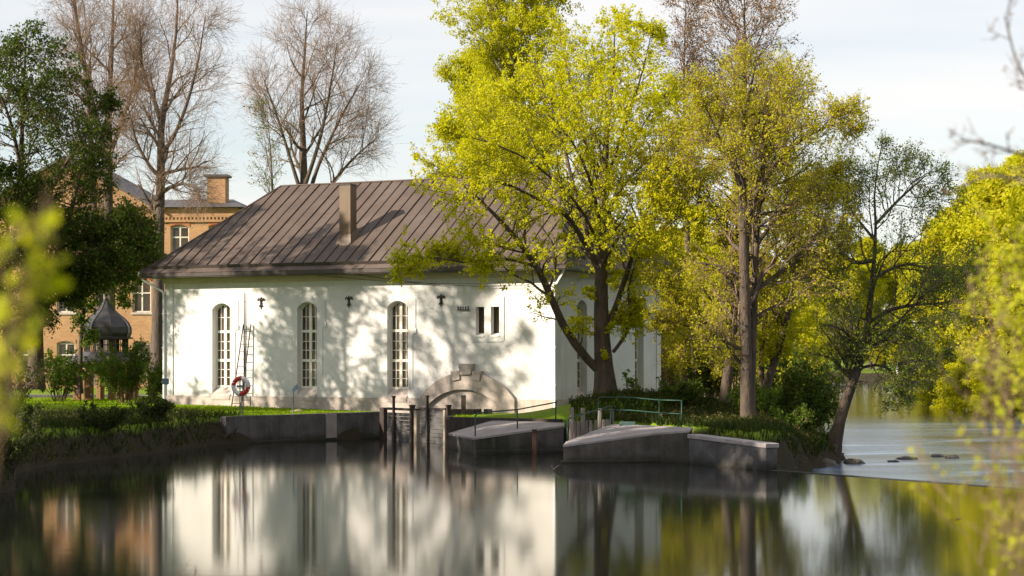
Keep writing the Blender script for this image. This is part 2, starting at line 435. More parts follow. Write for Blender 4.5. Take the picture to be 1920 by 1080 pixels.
def water_mat(name, base, rough, bump, scale, stretch, foam_sky=False, ior=1.333):
    m = bpy.data.materials.new(name); m.use_nodes = True
    t = m.node_tree; b = t.nodes['Principled BSDF']
    b.inputs['Base Color'].default_value = (*base, 1)
    b.inputs['Roughness'].default_value = rough
    b.inputs['IOR'].default_value = ior
    tcn = t.nodes.new('ShaderNodeTexCoord')
    mpn = t.nodes.new('ShaderNodeMapping'); mpn.inputs['Scale'].default_value = stretch
    t.links.new(tcn.outputs['Object'], mpn.inputs[0])
    n = t.nodes.new('ShaderNodeTexNoise'); n.inputs['Scale'].default_value = scale; n.inputs['Detail'].default_value = 3
    t.links.new(mpn.outputs[0], n.inputs['Vector'])
    bp = t.nodes.new('ShaderNodeBump'); bp.inputs['Strength'].default_value = bump; bp.inputs['Distance'].default_value = 0.03
    t.links.new(n.outputs['Fac'], bp.inputs['Height']); t.links.new(bp.outputs[0], b.inputs['Normal'])
    if foam_sky:
        # broken, aerated water below the weir plus painted blue sky reflection, calm farther down
        sp = t.nodes.new('ShaderNodeSeparateXYZ'); t.links.new(tcn.outputs['Object'], sp.inputs[0])
        mr = t.nodes.new('ShaderNodeMapRange'); mr.inputs['From Min'].default_value = 128; mr.inputs['From Max'].default_value = 95
        t.links.new(sp.outputs['Y'], mr.inputs['Value'])
        mp2 = t.nodes.new('ShaderNodeMapping'); mp2.inputs['Scale'].default_value = (0.14, 0.34, 1); mp2.inputs['Rotation'].default_value = (0, 0, R(-10))
        t.links.new(tcn.outputs['Object'], mp2.inputs[0])
        n2 = t.nodes.new('ShaderNodeTexNoise'); n2.inputs['Scale'].default_value = 1.0; n2.inputs['Detail'].default_value = 5
        t.links.new(mp2.outputs[0], n2.inputs['Vector'])
        r2 = t.nodes.new('ShaderNodeMapRange'); r2.inputs['From Min'].default_value = 0.30; r2.inputs['From Max'].default_value = 0.66
        t.links.new(n2.outputs['Fac'], r2.inputs['Value'])
        mu = t.nodes.new('ShaderNodeMath'); mu.operation = 'MULTIPLY'
        t.links.new(mr.outputs[0], mu.inputs[0]); t.links.new(r2.outputs[0], mu.inputs[1])
        mm = t.nodes.new('ShaderNodeMix'); mm.data_type = 'RGBA'
        mm.inputs['A'].default_value = (*base, 1); mm.inputs['B'].default_value = (0.20, 0.31, 0.50, 1)
        t.links.new(mu.outputs[0], mm.inputs['Factor']); t.links.new(mm.outputs['Result'], b.inputs['Base Color'])
        rr = t.nodes.new('ShaderNodeMapRange'); rr.inputs['To Min'].default_value = rough; rr.inputs['To Max'].default_value = 0.22
        t.links.new(mr.outputs[0], rr.inputs['Value']); t.links.new(rr.outputs[0], b.inputs['Roughness'])
    return m


M['pond'] = water_mat('still_pond_water', (0.008, 0.010, 0.009), 0.072, 0.035, 0.8, (0.5, 2.2, 1), ior=1.7)
M['river'] = water_mat('river_water', (0.014, 0.016, 0.012), 0.10, 0.9, 0.7, (0.3, 1.0, 1), foam_sky=True)

# ------------------------------------------------------------------ ground
LAND = np.array([(-11.0, 77.2), (-5.4, 83.0), (-5.2, 84.5), (-2.6, 83.2), (-2.5, 79.0), (-2.3, 75.6), (1.9, 73.0), (2.2, 66.6), (5.4, 65.4), (7.7, 60.6),
                 (9.2, 64.5), (11.6, 71.2), (12.2, 74.2), (10.7, 80), (11.8, 95), (15, 130), (19.7, 163), (25, 200), (34, 260), (42, 285),
                 (52, 240), (62, 214), (100, 190), (400, 160), (3000, 200), (3000, 4000), (-3000, 4000), (-3000, -400), (-60, 14), (-26, 28),
                 (-15.4, 40), (-13.2, 46), (-12.5, 51.5), (-14.4, 58), (-14.2, 63.5), (-12.4, 69)], float)
NEAR = np.array([(-200, 14), (-40, 16.5), (-10, 16), (0, 15.5), (8, 16), (34, 15), (45, 24), (46, 60), (43, 100), (36.5, 128), (33.5, 150), (37, 170), (60, 186), (3000, 190), (3000, -400), (-3000, -400), (-3000, 14)], float)


def sdist(P, poly):
    x, y = P[:, 0], P[:, 1]
    best = np.full(len(P), 1e18); ins = np.zeros(len(P), bool)
    n = len(poly)
    for i in range(n):
        a = poly[i]; b = poly[(i + 1) % n]
        ab = b - a
        t = np.clip(((x - a[0]) * ab[0] + (y - a[1]) * ab[1]) / (ab @ ab), 0, 1)
        d = (x - a[0] - t * ab[0]) ** 2 + (y - a[1] - t * ab[1]) ** 2
        best = np.minimum(best, d)
        c = ((a[1] > y) != (b[1] > y))
        with np.errstate(divide='ignore', invalid='ignore'):
            xi = (b[0] - a[0]) * (y - a[1]) / (b[1] - a[1]) + a[0]
        ins ^= c & (x < xi)
    d = np.sqrt(best)
    return np.where(ins, d, -d)


def sst(a, b, x):
    t = np.clip((x - a) / (b - a), 0, 1)
    return t * t * (3 - 2 * t)


def _p2(px, Y): return ((px - 960) * Y / F, Y)
PIERP = np.array([_p2(1057, 64.3), _p2(1232, 65.0), _p2(1291, 63.9), _p2(1300, 66.4), _p2(1150, 69.8), _p2(1062, 66.4)])


def ground_h(P):
    P = np.asarray(P, float)
    x, y = P[:, 0], P[:, 1]
    s = sdist(P, LAND)
    wob = 0.12 * np.sin(x * 1.7 + 0.6 * np.sin(y * 1.3)) + 0.10 * np.sin(y * 2.3 + x * 0.7)
    top = 1.05 + 0.05 * np.sin(x * 0.5) * np.sin(y * 0.37)
    top = top + 0.80 * np.exp(-((x - 4.2) ** 2 / 9.0 + (y - 77.0) ** 2 / 8.0)) + 0.35 * np.exp(-((x - 8) ** 2 / 9 + (y - 76) ** 2 / 40))
    top = top + 0.15 * sst(-4, -14, x) * sst(84, 90, y)
    top = top - 0.75 * sst(8.2, 11.0, x) * sst(90, 78, y)      # the low spit by the leaning tree
    h1 = -1.4 + (top + 1.4) * sst(-0.75, 0.8, s + wob)
    h1 = np.where(sdist(P, PIERP) > -0.55, np.minimum(h1, 0.3), h1)
    s2 = sdist(P, NEAR)
    h2 = -1.4 + (1.65 + 1.4) * sst(-2.0, 2.5, s2)
    return np.maximum(h1, h2)


def axis(lo, hi, a, b, step, grow=1.16):
    out = list(np.arange(a, b + 1e-6, step))
    s = step
    while out[-1] < hi:
        s *= grow; out.append(out[-1] + s)
    s = step; pre = []
    cur = a
    while cur > lo:
        s *= grow; cur -= s; pre.append(cur)
    return np.array(pre[::-1] + out)


gx = axis(-2500, 2500, -24, 24, 0.45)
gy = axis(-300, 3500, 38, 100, 0.45)
GX, GY = np.meshgrid(gx, gy)
GP = np.stack([GX.ravel(), GY.ravel()], 1)
GZ = ground_h(GP)
nx, ny = len(gx), len(gy)
ii = (np.arange(ny - 1)[:, None] * nx + np.arange(nx - 1)[None, :]).ravel()
tag(link('ground', np_mesh('ground', np.column_stack([GP, GZ]), np.stack([ii, ii + 1, ii + nx + 1, ii + nx], 1), M['ground'], smooth=True)), kind='structure')

CREST0 = np.array([7.55, 60.3]); CREST1 = np.array([13.06, 51.7])
cd = (CREST1 - CREST0) / np.linalg.norm(CREST1 - CREST0)
CREND = CREST0 + cd * 64
mb = MB()
mb.add([(-90, 3, 0), (CREND[0], CREND[1], 0), (CREST0[0], CREST0[1], 0), (5.6, 66.5, 0), (2.2, 78, 0), (-2.0, 86, 0), (-12, 92, 0), (-90, 92, 0)], [tuple(range(8))])
tag(mb.build('mill_pond_water', M['pond']), kind='structure')
mb = MB()
mb.add([(CREST0[0] + 0.1, CREST0[1] + .1, -0.38), (CREND[0], CREND[1], -0.38), (400, CREND[1], -0.38), (400, 420, -0.38), (-60, 420, -0.38), (-60, 110, -0.38), (6, 84, -0.38), (6.5, 62, -0.38)], [tuple(range(8))])
tag(mb.build('river_water', M['river']), kind='structure')

# weir
wn = np.array([-cd[1], cd[0]])
if wn[1] < 0: wn = -wn
mb = MB()
p0, p1 = CREST0 - cd * 0.2, CREND
a, b = p0, p1
c, d = p1 + wn * 0.28, p0 + wn * 0.28
e, f = p1 + wn * 1.1, p0 + wn * 1.1
mb.add([(*a, -1.5), (*b, -1.5), (*b, 0.012), (*a, 0.012), (*c, 0.012), (*d, 0.012), (*e, -0.75), (*f, -0.75), (*e, -1.5), (*f, -1.5)],
       [(0, 1, 2, 3), (3, 2, 4, 5), (5, 4, 6, 7), (7, 6, 8, 9), (9, 8, 1, 0), (0, 3, 5, 7, 9), (1, 8, 6, 4, 2)])
tag(mb.build('weir', M['old_concrete']), 'low dark concrete weir crest running diagonally across the river', 'weir')

# lawns held up behind the walls
def lawn(pts, zf):
    mb = MB()
    mb.poly_prism(pts, -0.5, [zf(p) for p in pts])
    return mb


mb = lawn([(-10.85, 77.85), (-5.45, 83.25), (-5.35, 83.6), (-14.6, 88.4), (-16.5, 89.4), (-18, 86), (-16, 80.5), (-13.5, 78.4)], lambda p: 1.07 + 0.16 * float(sst(-4, -14, np.array(p[0]))) * float(sst(79, 87, np.array(p[1]))))
tag(mb.build('lawn', M['ground']), kind='structure')
mb = lawn([(-2.35, 78.9), (-2.2, 75.9), (1.75, 73.35), (3.4, 73.6), (4.0, 79.0), (1.7, 80.2), (-1.6, 81.9)], lambda p: 1.06)
tag(mb.build('lawn', M['ground']), kind='structure')
mb = MB(); mb.add([(-60, 103.5, 1.30), (-19.0, 103.5, 1.30), (-17.2, 107.5, 1.30), (-60, 107.5, 1.30)], [(0, 1, 2, 3)])
tag(mb.build('road', M['road']), kind='structure')
mb = MB(); mb.box(-60, -19.3, 103.1, 103.4, 1.0, 1.36)
tag(mb.build('kerb', M['concrete']), kind='structure')

# ------------------------------------------------------------------ tree growing (numpy)
def resample(pts, K):
    pts = np.asarray(pts, float)
    n = len(pts)
    t = np.linspace(0, n - 1, K)
    out = np.zeros((K, pts.shape[1]))
    for j, tt in enumerate(t):
        i = min(int(tt), n - 2); f = tt - i
        p0 = pts[max(i - 1, 0)]; p1 = pts[i]; p2 = pts[i + 1]; p3 = pts[min(i + 2, n - 1)]
        out[j] = 0.5 * (2 * p1 + (p2 - p0) * f + (2 * p0 - 5 * p1 + 4 * p2 - p3) * f * f + (3 * p1 - p0 - 3 * p2 + p3) * f ** 3)
    return out


def unit(v):
    return v / np.maximum(np.linalg.norm(v, axis=-1, keepdims=True), 1e-9)


def children(P, Rr, g, n, length, ang, up=0.2, wig=0.15, K=6, t0=0.25, t1=1.0, rratio=0.55, rmin=0.004, env=None, taper=0.25, drop=0.0, hang=0.0, flat=1.0, tpow=1.0):
    """grow n side branches on every parent polyline. P (p,K0,3), Rr (p,K0)"""
    p, K0, _ = P.shape
    seg = np.linalg.norm(np.diff(P, axis=1), axis=2).sum(1)
    par = np.repeat(np.arange(p), n)
    m = len(par)
    base_t = (np.tile((np.arange(n) + 0.5) / n, p) + g.uniform(-0.5, 0.5, m) / n)
    t = t0 + (t1 - t0) * np.clip(base_t, 0, 1) ** tpow
    if drop:
        keep = g.random(m) > drop
        par, t = par[keep], t[keep]; m = len(par)
    x = t * (K0 - 1); i = np.minimum(x.astype(int), K0 - 2); f = (x - i)[:, None]
    S = P[par, i] * (1 - f) + P[par, i + 1] * f
    T = unit(P[par, i + 1] - P[par, i])
    r0 = (Rr[par, i] * (1 - f[:, 0]) + Rr[par, i + 1] * f[:, 0])
    rnd = unit(g.normal(size=(m, 3)) * np.array([1, 1, flat]))
    perp = unit(rnd - (rnd * T).sum(1, keepdims=True) * T)
    an = np.radians(g.uniform(ang[0], ang[1], m))[:, None]
    D = unit(T * np.cos(an) + perp * np.sin(an) + np.array([0, 0, up]))
    if isinstance(length, tuple) and length[0] == 'rel':
        L = seg[par] * g.uniform(length[1], length[2], m) * (1.15 - 0.75 * t)
    else:
        L = g.uniform(length[0], length[1], m) * (1.1 - 0.35 * t)
    if env is not None:
        c, rad = np.asarray(env[0]), np.asarray(env[1])
        A = (S - c) / rad; B = D / rad
        aa = (B * B).sum(1); bb = 2 * (A * B).sum(1); cc = (A * A).sum(1) - 1
        disc = bb * bb - 4 * aa * cc
        lim = np.where(disc > 0, (-bb + np.sqrt(np.maximum(disc, 0))) / (2 * aa), 0)
        lim = np.where(cc > 0, 0, lim) * g.uniform(0.58, 1.12, m)
        L = np.minimum(L, np.maximum(lim, 0.22 * L))
    Q = np.zeros((m, K, 3)); Q[:, 0] = S
    d = D.copy()
    st = (L / (K - 1))[:, None]
    for k in range(1, K):
        Q[:, k] = Q[:, k - 1] + d * st
        d = unit(d + g.normal(size=(m, 3)) * wig + np.array([0, 0, up * 0.35 - hang * k / K]))
    rr0 = np.maximum(np.minimum(r0 * rratio * g.uniform(0.8, 1.1, m), 0.05 * L + rmin), rmin)
    Rq = rr0[:, None] * np.linspace(1, taper, K)[None, :]
    Rq = np.maximum(Rq, rmin * 0.7)
    return Q, Rq


def tubes(P, Rr, S):
    p, K, _ = P.shape
    T = np.empty_like(P)
    T[:, 1:-1] = P[:, 2:] - P[:, :-2]; T[:, 0] = P[:, 1] - P[:, 0]; T[:, -1] = P[:, -1] - P[:, -2]
    T = unit(T)
    ref = np.where(np.abs(T[:, :1, 2:3]) < 0.85, np.array([0, 0, 1.0]), np.array([1.0, 0, 0]))
    U = unit(np.cross(T, np.broadcast_to(ref, T.shape))); Wv = np.cross(T, U)
    an = 2 * np.pi * np.arange(S) / S
    V = P[:, :, None, :] + Rr[:, :, None, None] * (U[:, :, None, :] * np.cos(an)[None, None, :, None] + Wv[:, :, None, :] * np.sin(an)[None, None, :, None])
    idx = np.arange(p * K * S).reshape(p, K, S)
    a = idx[:, :-1, :]; b = np.roll(a, -1, 2); c = np.roll(idx[:, 1:, :], -1, 2); d = idx[:, 1:, :]
    return V.reshape(-1, 3), np.stack([a, b, c, d], -1).reshape(-1, 4)


def leaves_on(P, g, count, size, spread, t0=0.2, droop=0.0, aspect=0.7, clump=1):
    """count leaf quads along the given twigs; clump > 1 puts several at one spot"""
    p, K, _ = P.shape
    nc = max(1, count // clump)
    par = g.integers(0, p, nc); x = g.uniform(t0, 1, nc) * (K - 1)
    i = np.minimum(x.astype(int), K - 2); f = (x - i)[:, None]
    C = P[par, i] * (1 - f) + P[par, i + 1] * f
    C = np.repeat(C, clump, 0)
    m = len(C)
    C = C + g.normal(size=(m, 3)) * spread
    N = unit(g.normal(size=(m, 3)) + np.array([-0.5, -0.32, 0.5]))
    A = unit(np.cross(N, g.normal(size=(m, 3))) + np.array([0, 0, -droop])); B = unit(np.cross(N, A))
    s = (size * g.uniform(0.6, 1.25, m))[:, None]
    fold = N * s * 0.12
    V = np.stack([C - A * s * 0.5, C + B * s * 0.5 * aspect - A * s * .05 + fold, C + A * s * 0.5, C - B * s * 0.5 * aspect - A * s * .05 + fold], 1).reshape(-1, 3)
    return V, np.arange(4 * m).reshape(m, 4)


def merge(parts):
    Vs, Qs, Ms, o = [], [], [], 0
    for V, Q, mi in parts:
        Vs.append(V); Qs.append(Q + o); Ms.append(np.full(len(Q), mi)); o += len(V)
    return np.concatenate(Vs), np.concatenate(Qs), np.concatenate(Ms)


def guides(lst, Y, K=12):
    """limbs drawn in photograph pixels at distance Y: (px, py, dy, radius) -> arrays"""
    P = []; Rr = []
    for g_ in lst:
        a = np.array([[*W(p[0], p[1], Y + p[2]), p[3]] for p in g_])
        a = resample(a, K)
        P.append(a[:, :3]); Rr.append(np.maximum(a[:, 3], 0.008))
    return np.array(P), np.array(Rr)


def make_tree(name, base, wood, crown, mats, label, cat='tree', group=None, wood_sides=(9, 6), crown_name='crown'):
    """wood: list of (P, R) for trunk and limbs; crown: list of (V, Q, material index)"""
    o = empty(name, base)
    b = np.asarray(base)
    vq = [tubes(P, Rr, wood_sides[min(i, len(wood_sides) - 1)]) + (0,) for i, (P, Rr) in enumerate(wood)]
    V, Q, mi = merge(vq)
    link('trunk', np_mesh('trunk', V - b, Q, [mats[0]], smooth=True), o)
    if crown:
        V, Q, mi = merge(crown)
        c = link(crown_name, np_mesh(crown_name, V - b, Q, mats[1:], mi), o)
        c['kind'] = 'stuff'
    tag(o, label, cat, group)
    return o


def root_flare(P, Rr):
    Rr[0, 0] *= 1.35; Rr[0, 1] *= 1.1
    return P, Rr

# ------------------------------------------------------------------ the white mill house (local: x along the front, y into the house)
HL, HD = 19.0, 10.6
ZP, ZE, ZR = 1.64, 6.95, 11.10
house = empty('mill_house', (-15.2, 89.0, 0), R(-27))
tag(house, 'long white plastered mill house with brown sheet-metal hipped roof by the pond', 'house')


def arch_top(s0, s1, zs, rise, n=10):
    if rise <= 0:
        return [(s0, zs), (s1, zs)]
    w = (s1 - s0) / 2; r = (w * w + rise * rise) / (2 * rise); cz = zs + rise - r; c = (s0 + s1) / 2
    a = math.asin(w / r)
    return [(c + r * math.sin(-a + 2 * a * k / n), cz + r * math.cos(-a + 2 * a * k / n)) for k in range(n + 1)]


def wall_mesh(length, z0, z1, openings, depth, flip, thick=0.45):
    """a wall in its own plane (s, z), outside at y=0, with real openings and reveals"""
    mb = MB()
    s = 0.0
    def col(a, b, za, zb):
        mb.quad((a, 0, za), (b, 0, za), (b, 0, zb), (a, 0, zb))
    for (a, b, zb, zs, rise) in sorted(openings):
        col(s, a, z0, z1)
        if zb > z0 + 1e-4: col(a, b, z0, zb)
        top = arch_top(a, b, zs, rise)
        for (p, q) in zip(top[:-1], top[1:]):
            mb.quad((p[0], 0, p[1]), (q[0], 0, q[1]), (q[0], 0, z1), (p[0], 0, z1))
            mb.quad((p[0], 0, p[1]), (p[0], depth, p[1]), (q[0], depth, q[1]), (q[0], 0, q[1]))
        mb.quad((a, 0, zb), (a, depth, zb), (a, depth, zs), (a, 0, zs))
        mb.quad((b, 0, zb), (b, 0, zs), (b, depth, zs), (b, depth, zb))
        s = b
    col(s, length, z0, z1)
    # inner leaf closes the wall against light
    return mb


def place_wall(mb, name, mt, parent, loc=(0, 0, 0), rz=0.0):
    me = mb.mesh(name, mt, recalc=False)
    o = link(name, me, parent); o.location = loc; o.rotation_euler = (0, 0, rz)
    return o


WW = 0.98
big = [2.96, 7.33, 11.75]
ops = [(u - WW / 2, u + WW / 2, ZP, 5.38, 0.27) for u in big] + [(15.42, 15.80, 4.22, 5.36, 0.0), (16.10, 16.48, 4.22, 5.36, 0.0)]
fw = place_wall(wall_mesh(HL, ZP, ZE, ops, 0.42, 0), 'wall', M['plaster'], house)
endw = [2.48, 8.33]
ops2 = [(t - WW / 2, t + WW / 2, ZP, 5.38, 0.27) for t in endw]
ew = place_wall(wall_mesh(HD, ZP, ZE, ops2, 0.42, 0), 'wall', M['plaster'], house, (HL, 0, 0), R(90))
bw = place_wall(wall_mesh(HL, ZP, ZE, [], 0.4, 0), 'wall', M['plaster'], house, (HL, HD, 0), R(180))
lw = place_wall(wall_mesh(HD, ZP, ZE, [], 0.4, 0), 'wall', M['plaster'], house, (0, HD, 0), R(-90))
# dark box standing in for the unlit room behind the glass
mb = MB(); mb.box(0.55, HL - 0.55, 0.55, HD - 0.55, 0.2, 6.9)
mb.build('dark_room_box', mat('dark_interior', (0.03, 0.026, 0.022), (0.05, 0.042, 0.034), 1, 0.9), house)

# corner strips and eaves cornice
mb = MB(); mb.box(-0.04, 0.40, -0.05, -0.003, ZP, 6.52); mb.build('corner_strip', M['plaster'], house, bevel=0.008)
mb = MB(); mb.box(HL - 0.36, HL + 0.04, -0.05, -0.003, ZP, 6.52); mb.build('corner_strip', M['plaster'], house, bevel=0.008)
mb = MB(); mb.box(HL + 0.003, HL + 0.045, -0.047, 0.4, ZP, 6.52); mb.build('corner_strip', M['plaster'], house)
mb = MB(); mb.box(HL + 0.003, HL + 0.045, HD - 0.4, HD + 0.05, ZP, 6.52); mb.build('corner_strip', M['plaster'], house)
mb = MB()
for (x0, x1, y0, y1) in ((-0.10, HL + 0.10, -0.10, -0.004), (HL + 0.004, HL + 0.098, -0.098, HD + 0.1), (-0.098, -0.004, -0.098, HD + 0.1)):
    mb.box(x0, x1, y0, y1, 6.53, 6.90)
mb.build('cornice', M['cornice'], house)

# plinth with the walled-up arch of the old intake
AC, AHW, ARISE = 15.08, 2.18, 1.08
IC, IHW, IRISE, IZ = 14.90, 1.80, 0.86, 1.16
mb = MB()
mb.box(-0.07, AC - AHW, -0.08, 0.3, 0.0, ZP)
mb.build('plinth', M['plinth'], house)
mb = MB(); mb.box(AC + AHW, HL + 0.08, -0.08, 0.3, 0.0, ZP); mb.build('plinth', M['plinth'], house)
mb = MB(); mb.box(HL - 0.3, HL + 0.075, 0.31, HD + 0.07, 0.0, ZP); mb.build('plinth', M['plinth'], house)
mb = MB(); mb.box(-0.065, 0.3, 0.31, HD + 0.07, 0.0, ZP); mb.build('plinth', M['plinth'], house)
outer = arch_top(AC - AHW, AC + AHW, ZP, ARISE, 24)
inner = arch_top(IC - IHW, IC + IHW, IZ, IRISE, 24)
mb = MB()
ring_o = [(AC - AHW, 0.0)] + outer + [(AC + AHW, 0.0)]
ring_i = [(IC - IHW, 0.0)] + inner + [(IC + IHW, 0.0)]
for i in range(len(ring_o) - 1):
    a, b, c, d = ring_o[i], ring_o[i + 1], ring_i[i + 1], ring_i[i]
    y0, y1 = -0.20, -0.01
    mb.quad((a[0], y0, a[1]), (d[0], y0, d[1]), (c[0], y0, c[1]), (b[0], y0, b[1]))
    mb.quad((a[0], y0, a[1]), (b[0], y0, b[1]), (b[0], y1, b[1]), (a[0], y1, a[1]))
    mb.quad((d[0], y0, d[1]), (d[0], y1 + 0.1, d[1]), (c[0], y1 + 0.1, c[1]), (c[0], y0, c[1]))
arch = mb.build('arch_ring', M['plinth'], house)
mb = MB()
pts = [(IC - IHW, 0.0)] + inner + [(IC + IHW, 0.0)]
mb.xz_prism(pts, -0.03, 0.2)
mb.build('arch_infill', M['plinth'], house)
mb = MB()
mb.xz_prism([(AC - 0.25, 2.62), (AC + 0.25, 2.62), (AC + 0.32, 3.06), (AC - 0.32, 3.06)], -0.30, -0.004)
mb.build('keystone', M['plinth'], house, bevel=0.01)
for sx in (-1, 1):
    mb = MB()
    pp = [(AC + sx * 0.27, 2.42), (AC + sx * 0.62, 2.36), (AC + sx * 0.70, 2.76), (AC + sx * 0.30, 2.78)]
    mb.xz_prism(pp, -0.27, -0.004)
    mb.build('arch_block', M['plinth'], house, bevel=0.01)

# windows
_pane = {}


def pane_mesh(w, h):
    k = (round(w, 3), round(h, 3))
    if k not in _pane:
        mb = MB(); mb.box(-w / 2, w / 2, -0.006, 0.006, -h / 2, h / 2)
        _pane[k] = mb.mesh('pane', M['pane'])
    return _pane[k]


def arched_window(parent, loc, rz, w=WW, z0=2.0, zs=5.38, rise=0.27):
    mb = MB()
    hw = w / 2
    y0, y1 = 0.29, 0.38
    mb.box(-hw, -hw + 0.065, y0, y1, z0, zs)
    mb.box(hw - 0.065, hw, y0, y1, z0, zs)
    mb.box(-hw + 0.065, hw - 0.065, y0, y1, z0, z0 + 0.09)
    top_o = arch_top(-hw, hw, zs, rise); top_i = arch_top(-hw + 0.065, hw - 0.065, zs - 0.05, rise - 0.02)
    for i in range(len(top_o) - 1):
        a, b, c, d = top_o[i], top_o[i + 1], top_i[i + 1], top_i[i]
        mb.add([(a[0], y0, a[1]), (b[0], y0, b[1]), (c[0], y0, c[1]), (d[0], y0, d[1]), (a[0], y1, a[1]), (b[0], y1, b[1]), (c[0], y1, c[1]), (d[0], y1, d[1])],
               [(0, 3, 2, 1), (2, 3, 7, 6), (0, 1, 5, 4)])
    mb.box(-0.06, 0.06, y0 - 0.012, y1, z0 + 0.09, zs + rise - 0.07)      # mullion
    t1, t2 = z0 + 1.18, z0 + 2.42                                # transoms
    for t in (t1, t2):
        mb.box(-hw + 0.065, -0.06, y0 - 0.008, y1, t - 0.055, t + 0.055)
        mb.box(0.06, hw - 0.065, y0 - 0.008, y1, t - 0.055, t + 0.055)
    rows = []
    lo = z0 + 0.09
    for (a, b, n) in ((lo, t1 - 0.055, 3), (t1 + 0.055, t2 - 0.055, 3)):
        h = (b - a) / n
        rows += [(a + h * i, a + h * (i + 1)) for i in range(n)]
    a, b = t2 + 0.055, zs + rise - 0.04
    h = 0.56
    rows += [(a, a + h), (a + h, b)]
    half = (hw - 0.065 - 0.06)
    bars = []
    for sx in (-1, 1):
        cxm = sx * (0.06 + half / 2)
        mb.box(cxm - 0.013, cxm + 0.013, y0 + 0.015, y1 - 0.01, lo, zs + rise - 0.10)
    for r_ in rows:
        z = r_[0]
        if abs(z - lo) < 1e-6 or abs(z - (t1 + .055)) < 1e-6 or abs(z - (t2 + .055)) < 1e-6: continue
        for sx in (-1, 1):
            xa, xb = sorted((sx * 0.06, sx * (hw - 0.065)))
            xm = (xa + xb) / 2
            mb.box(xa, xm - 0.013, y0 + 0.018, y1 - 0.01, z - 0.013, z + 0.013)
            mb.box(xm + 0.013, xb, y0 + 0.018, y1 - 0.01, z - 0.013, z + 0.013)
    win = mb.build('window', M['sash'], parent)
    win.location = loc; win.rotation_euler = (0, 0, rz)
    pw = half / 2
    for (za, zb) in rows:
        for k in range(4):
            sx = -1 if k < 2 else 1
            xc = sx * (0.06 + pw / 2 + (pw if k in (0, 3) else 0))
            p = link('pane', pane_mesh(pw, zb - za), win)
            p.location = (xc, 0.352 + 0.004 * random.uniform(-1, 1), (za + zb) / 2)
            p.rotation_euler = (R(random.uniform(-0.8, 0.8)), 0, R(random.uniform(-0.9, 0.9)))
    mb = MB()
    mb.add([(-hw + .002, -0.11, ZP - 0.005), (hw - .002, -0.11, ZP - 0.005), (hw - .002, 0.29, z0 + 0.01), (-hw + .002, 0.29, z0 + 0.01), (-hw + .002, -0.11, ZP - 0.16), (hw - .002, -0.11, ZP - 0.16), (hw - .002, 0.29, ZP - .16), (-hw + .002, 0.29, ZP - .16)],
           [(0, 1, 2, 3), (0, 4, 5, 1), (1, 5, 6, 2), (3, 7, 4, 0), (2, 6, 7, 3), (4, 7, 6, 5)])
    mb.build('sill', M['plinth'], win)
    return win


for u in big:
    arched_window(house, (u, 0, 0), 0)
for t in endw:
    arched_window(house, (HL, t, 0), R(90))
for uc in (15.61, 16.29):
    mb = MB()
    mb.box(-0.19, -0.155, 0.26, 0.34, 4.26, 5.36); mb.box(0.155, 0.19, 0.26, 0.34, 4.26, 5.36)
    mb.box(-0.155, 0.155, 0.26, 0.34, 5.31, 5.36); mb.box(-0.155, 0.155, 0.26, 0.34, 4.26, 4.31)
    win = mb.build('window', M['timber'], house); win.location = (uc, 0, 0)
    p = link('pane', pane_mesh(0.31, 1.0), win); p.location = (0, 0.31, 4.81)
    mb = MB()
    mb.add([(-0.188, -0.03, 4.20), (0.188, -0.03, 4.20), (0.188, 0.26, 4.30), (-0.188, 0.26, 4.30), (-0.188, -0.03, 4.14), (0.188, -0.03, 4.14)],
           [(0, 1, 2, 3), (0, 4, 5, 1)])
    mb.build('sill', M['plaster'], win)

# roof: carcass, sheets with standing seams, ridge and hip caps
OV = 0.80
EA = [(-OV, -OV), (HL + OV, -OV), (HL + OV, HD + OV), (-OV, HD + OV)]
RU0, RU1, RY = 2.53, HL - 2.53, HD / 2
ZB = 6.93
mb = MB()
vs = [(x, y, ZB) for x, y in EA] + [(RU0, RY, ZR - 0.05), (RU1, RY, ZR - 0.05)] + [(x, y, ZB - 0.16) for x, y in EA]
mb.add(vs, [(0, 1, 5, 4), (1, 2, 5), (2, 3, 4, 5), (3, 0, 4), (0, 6, 7, 1), (1, 7, 8, 2), (2, 8, 9, 3), (3, 9, 6, 0), (6, 9, 8, 7)])
roof = mb.build('roof', M['roof_dark'], house)


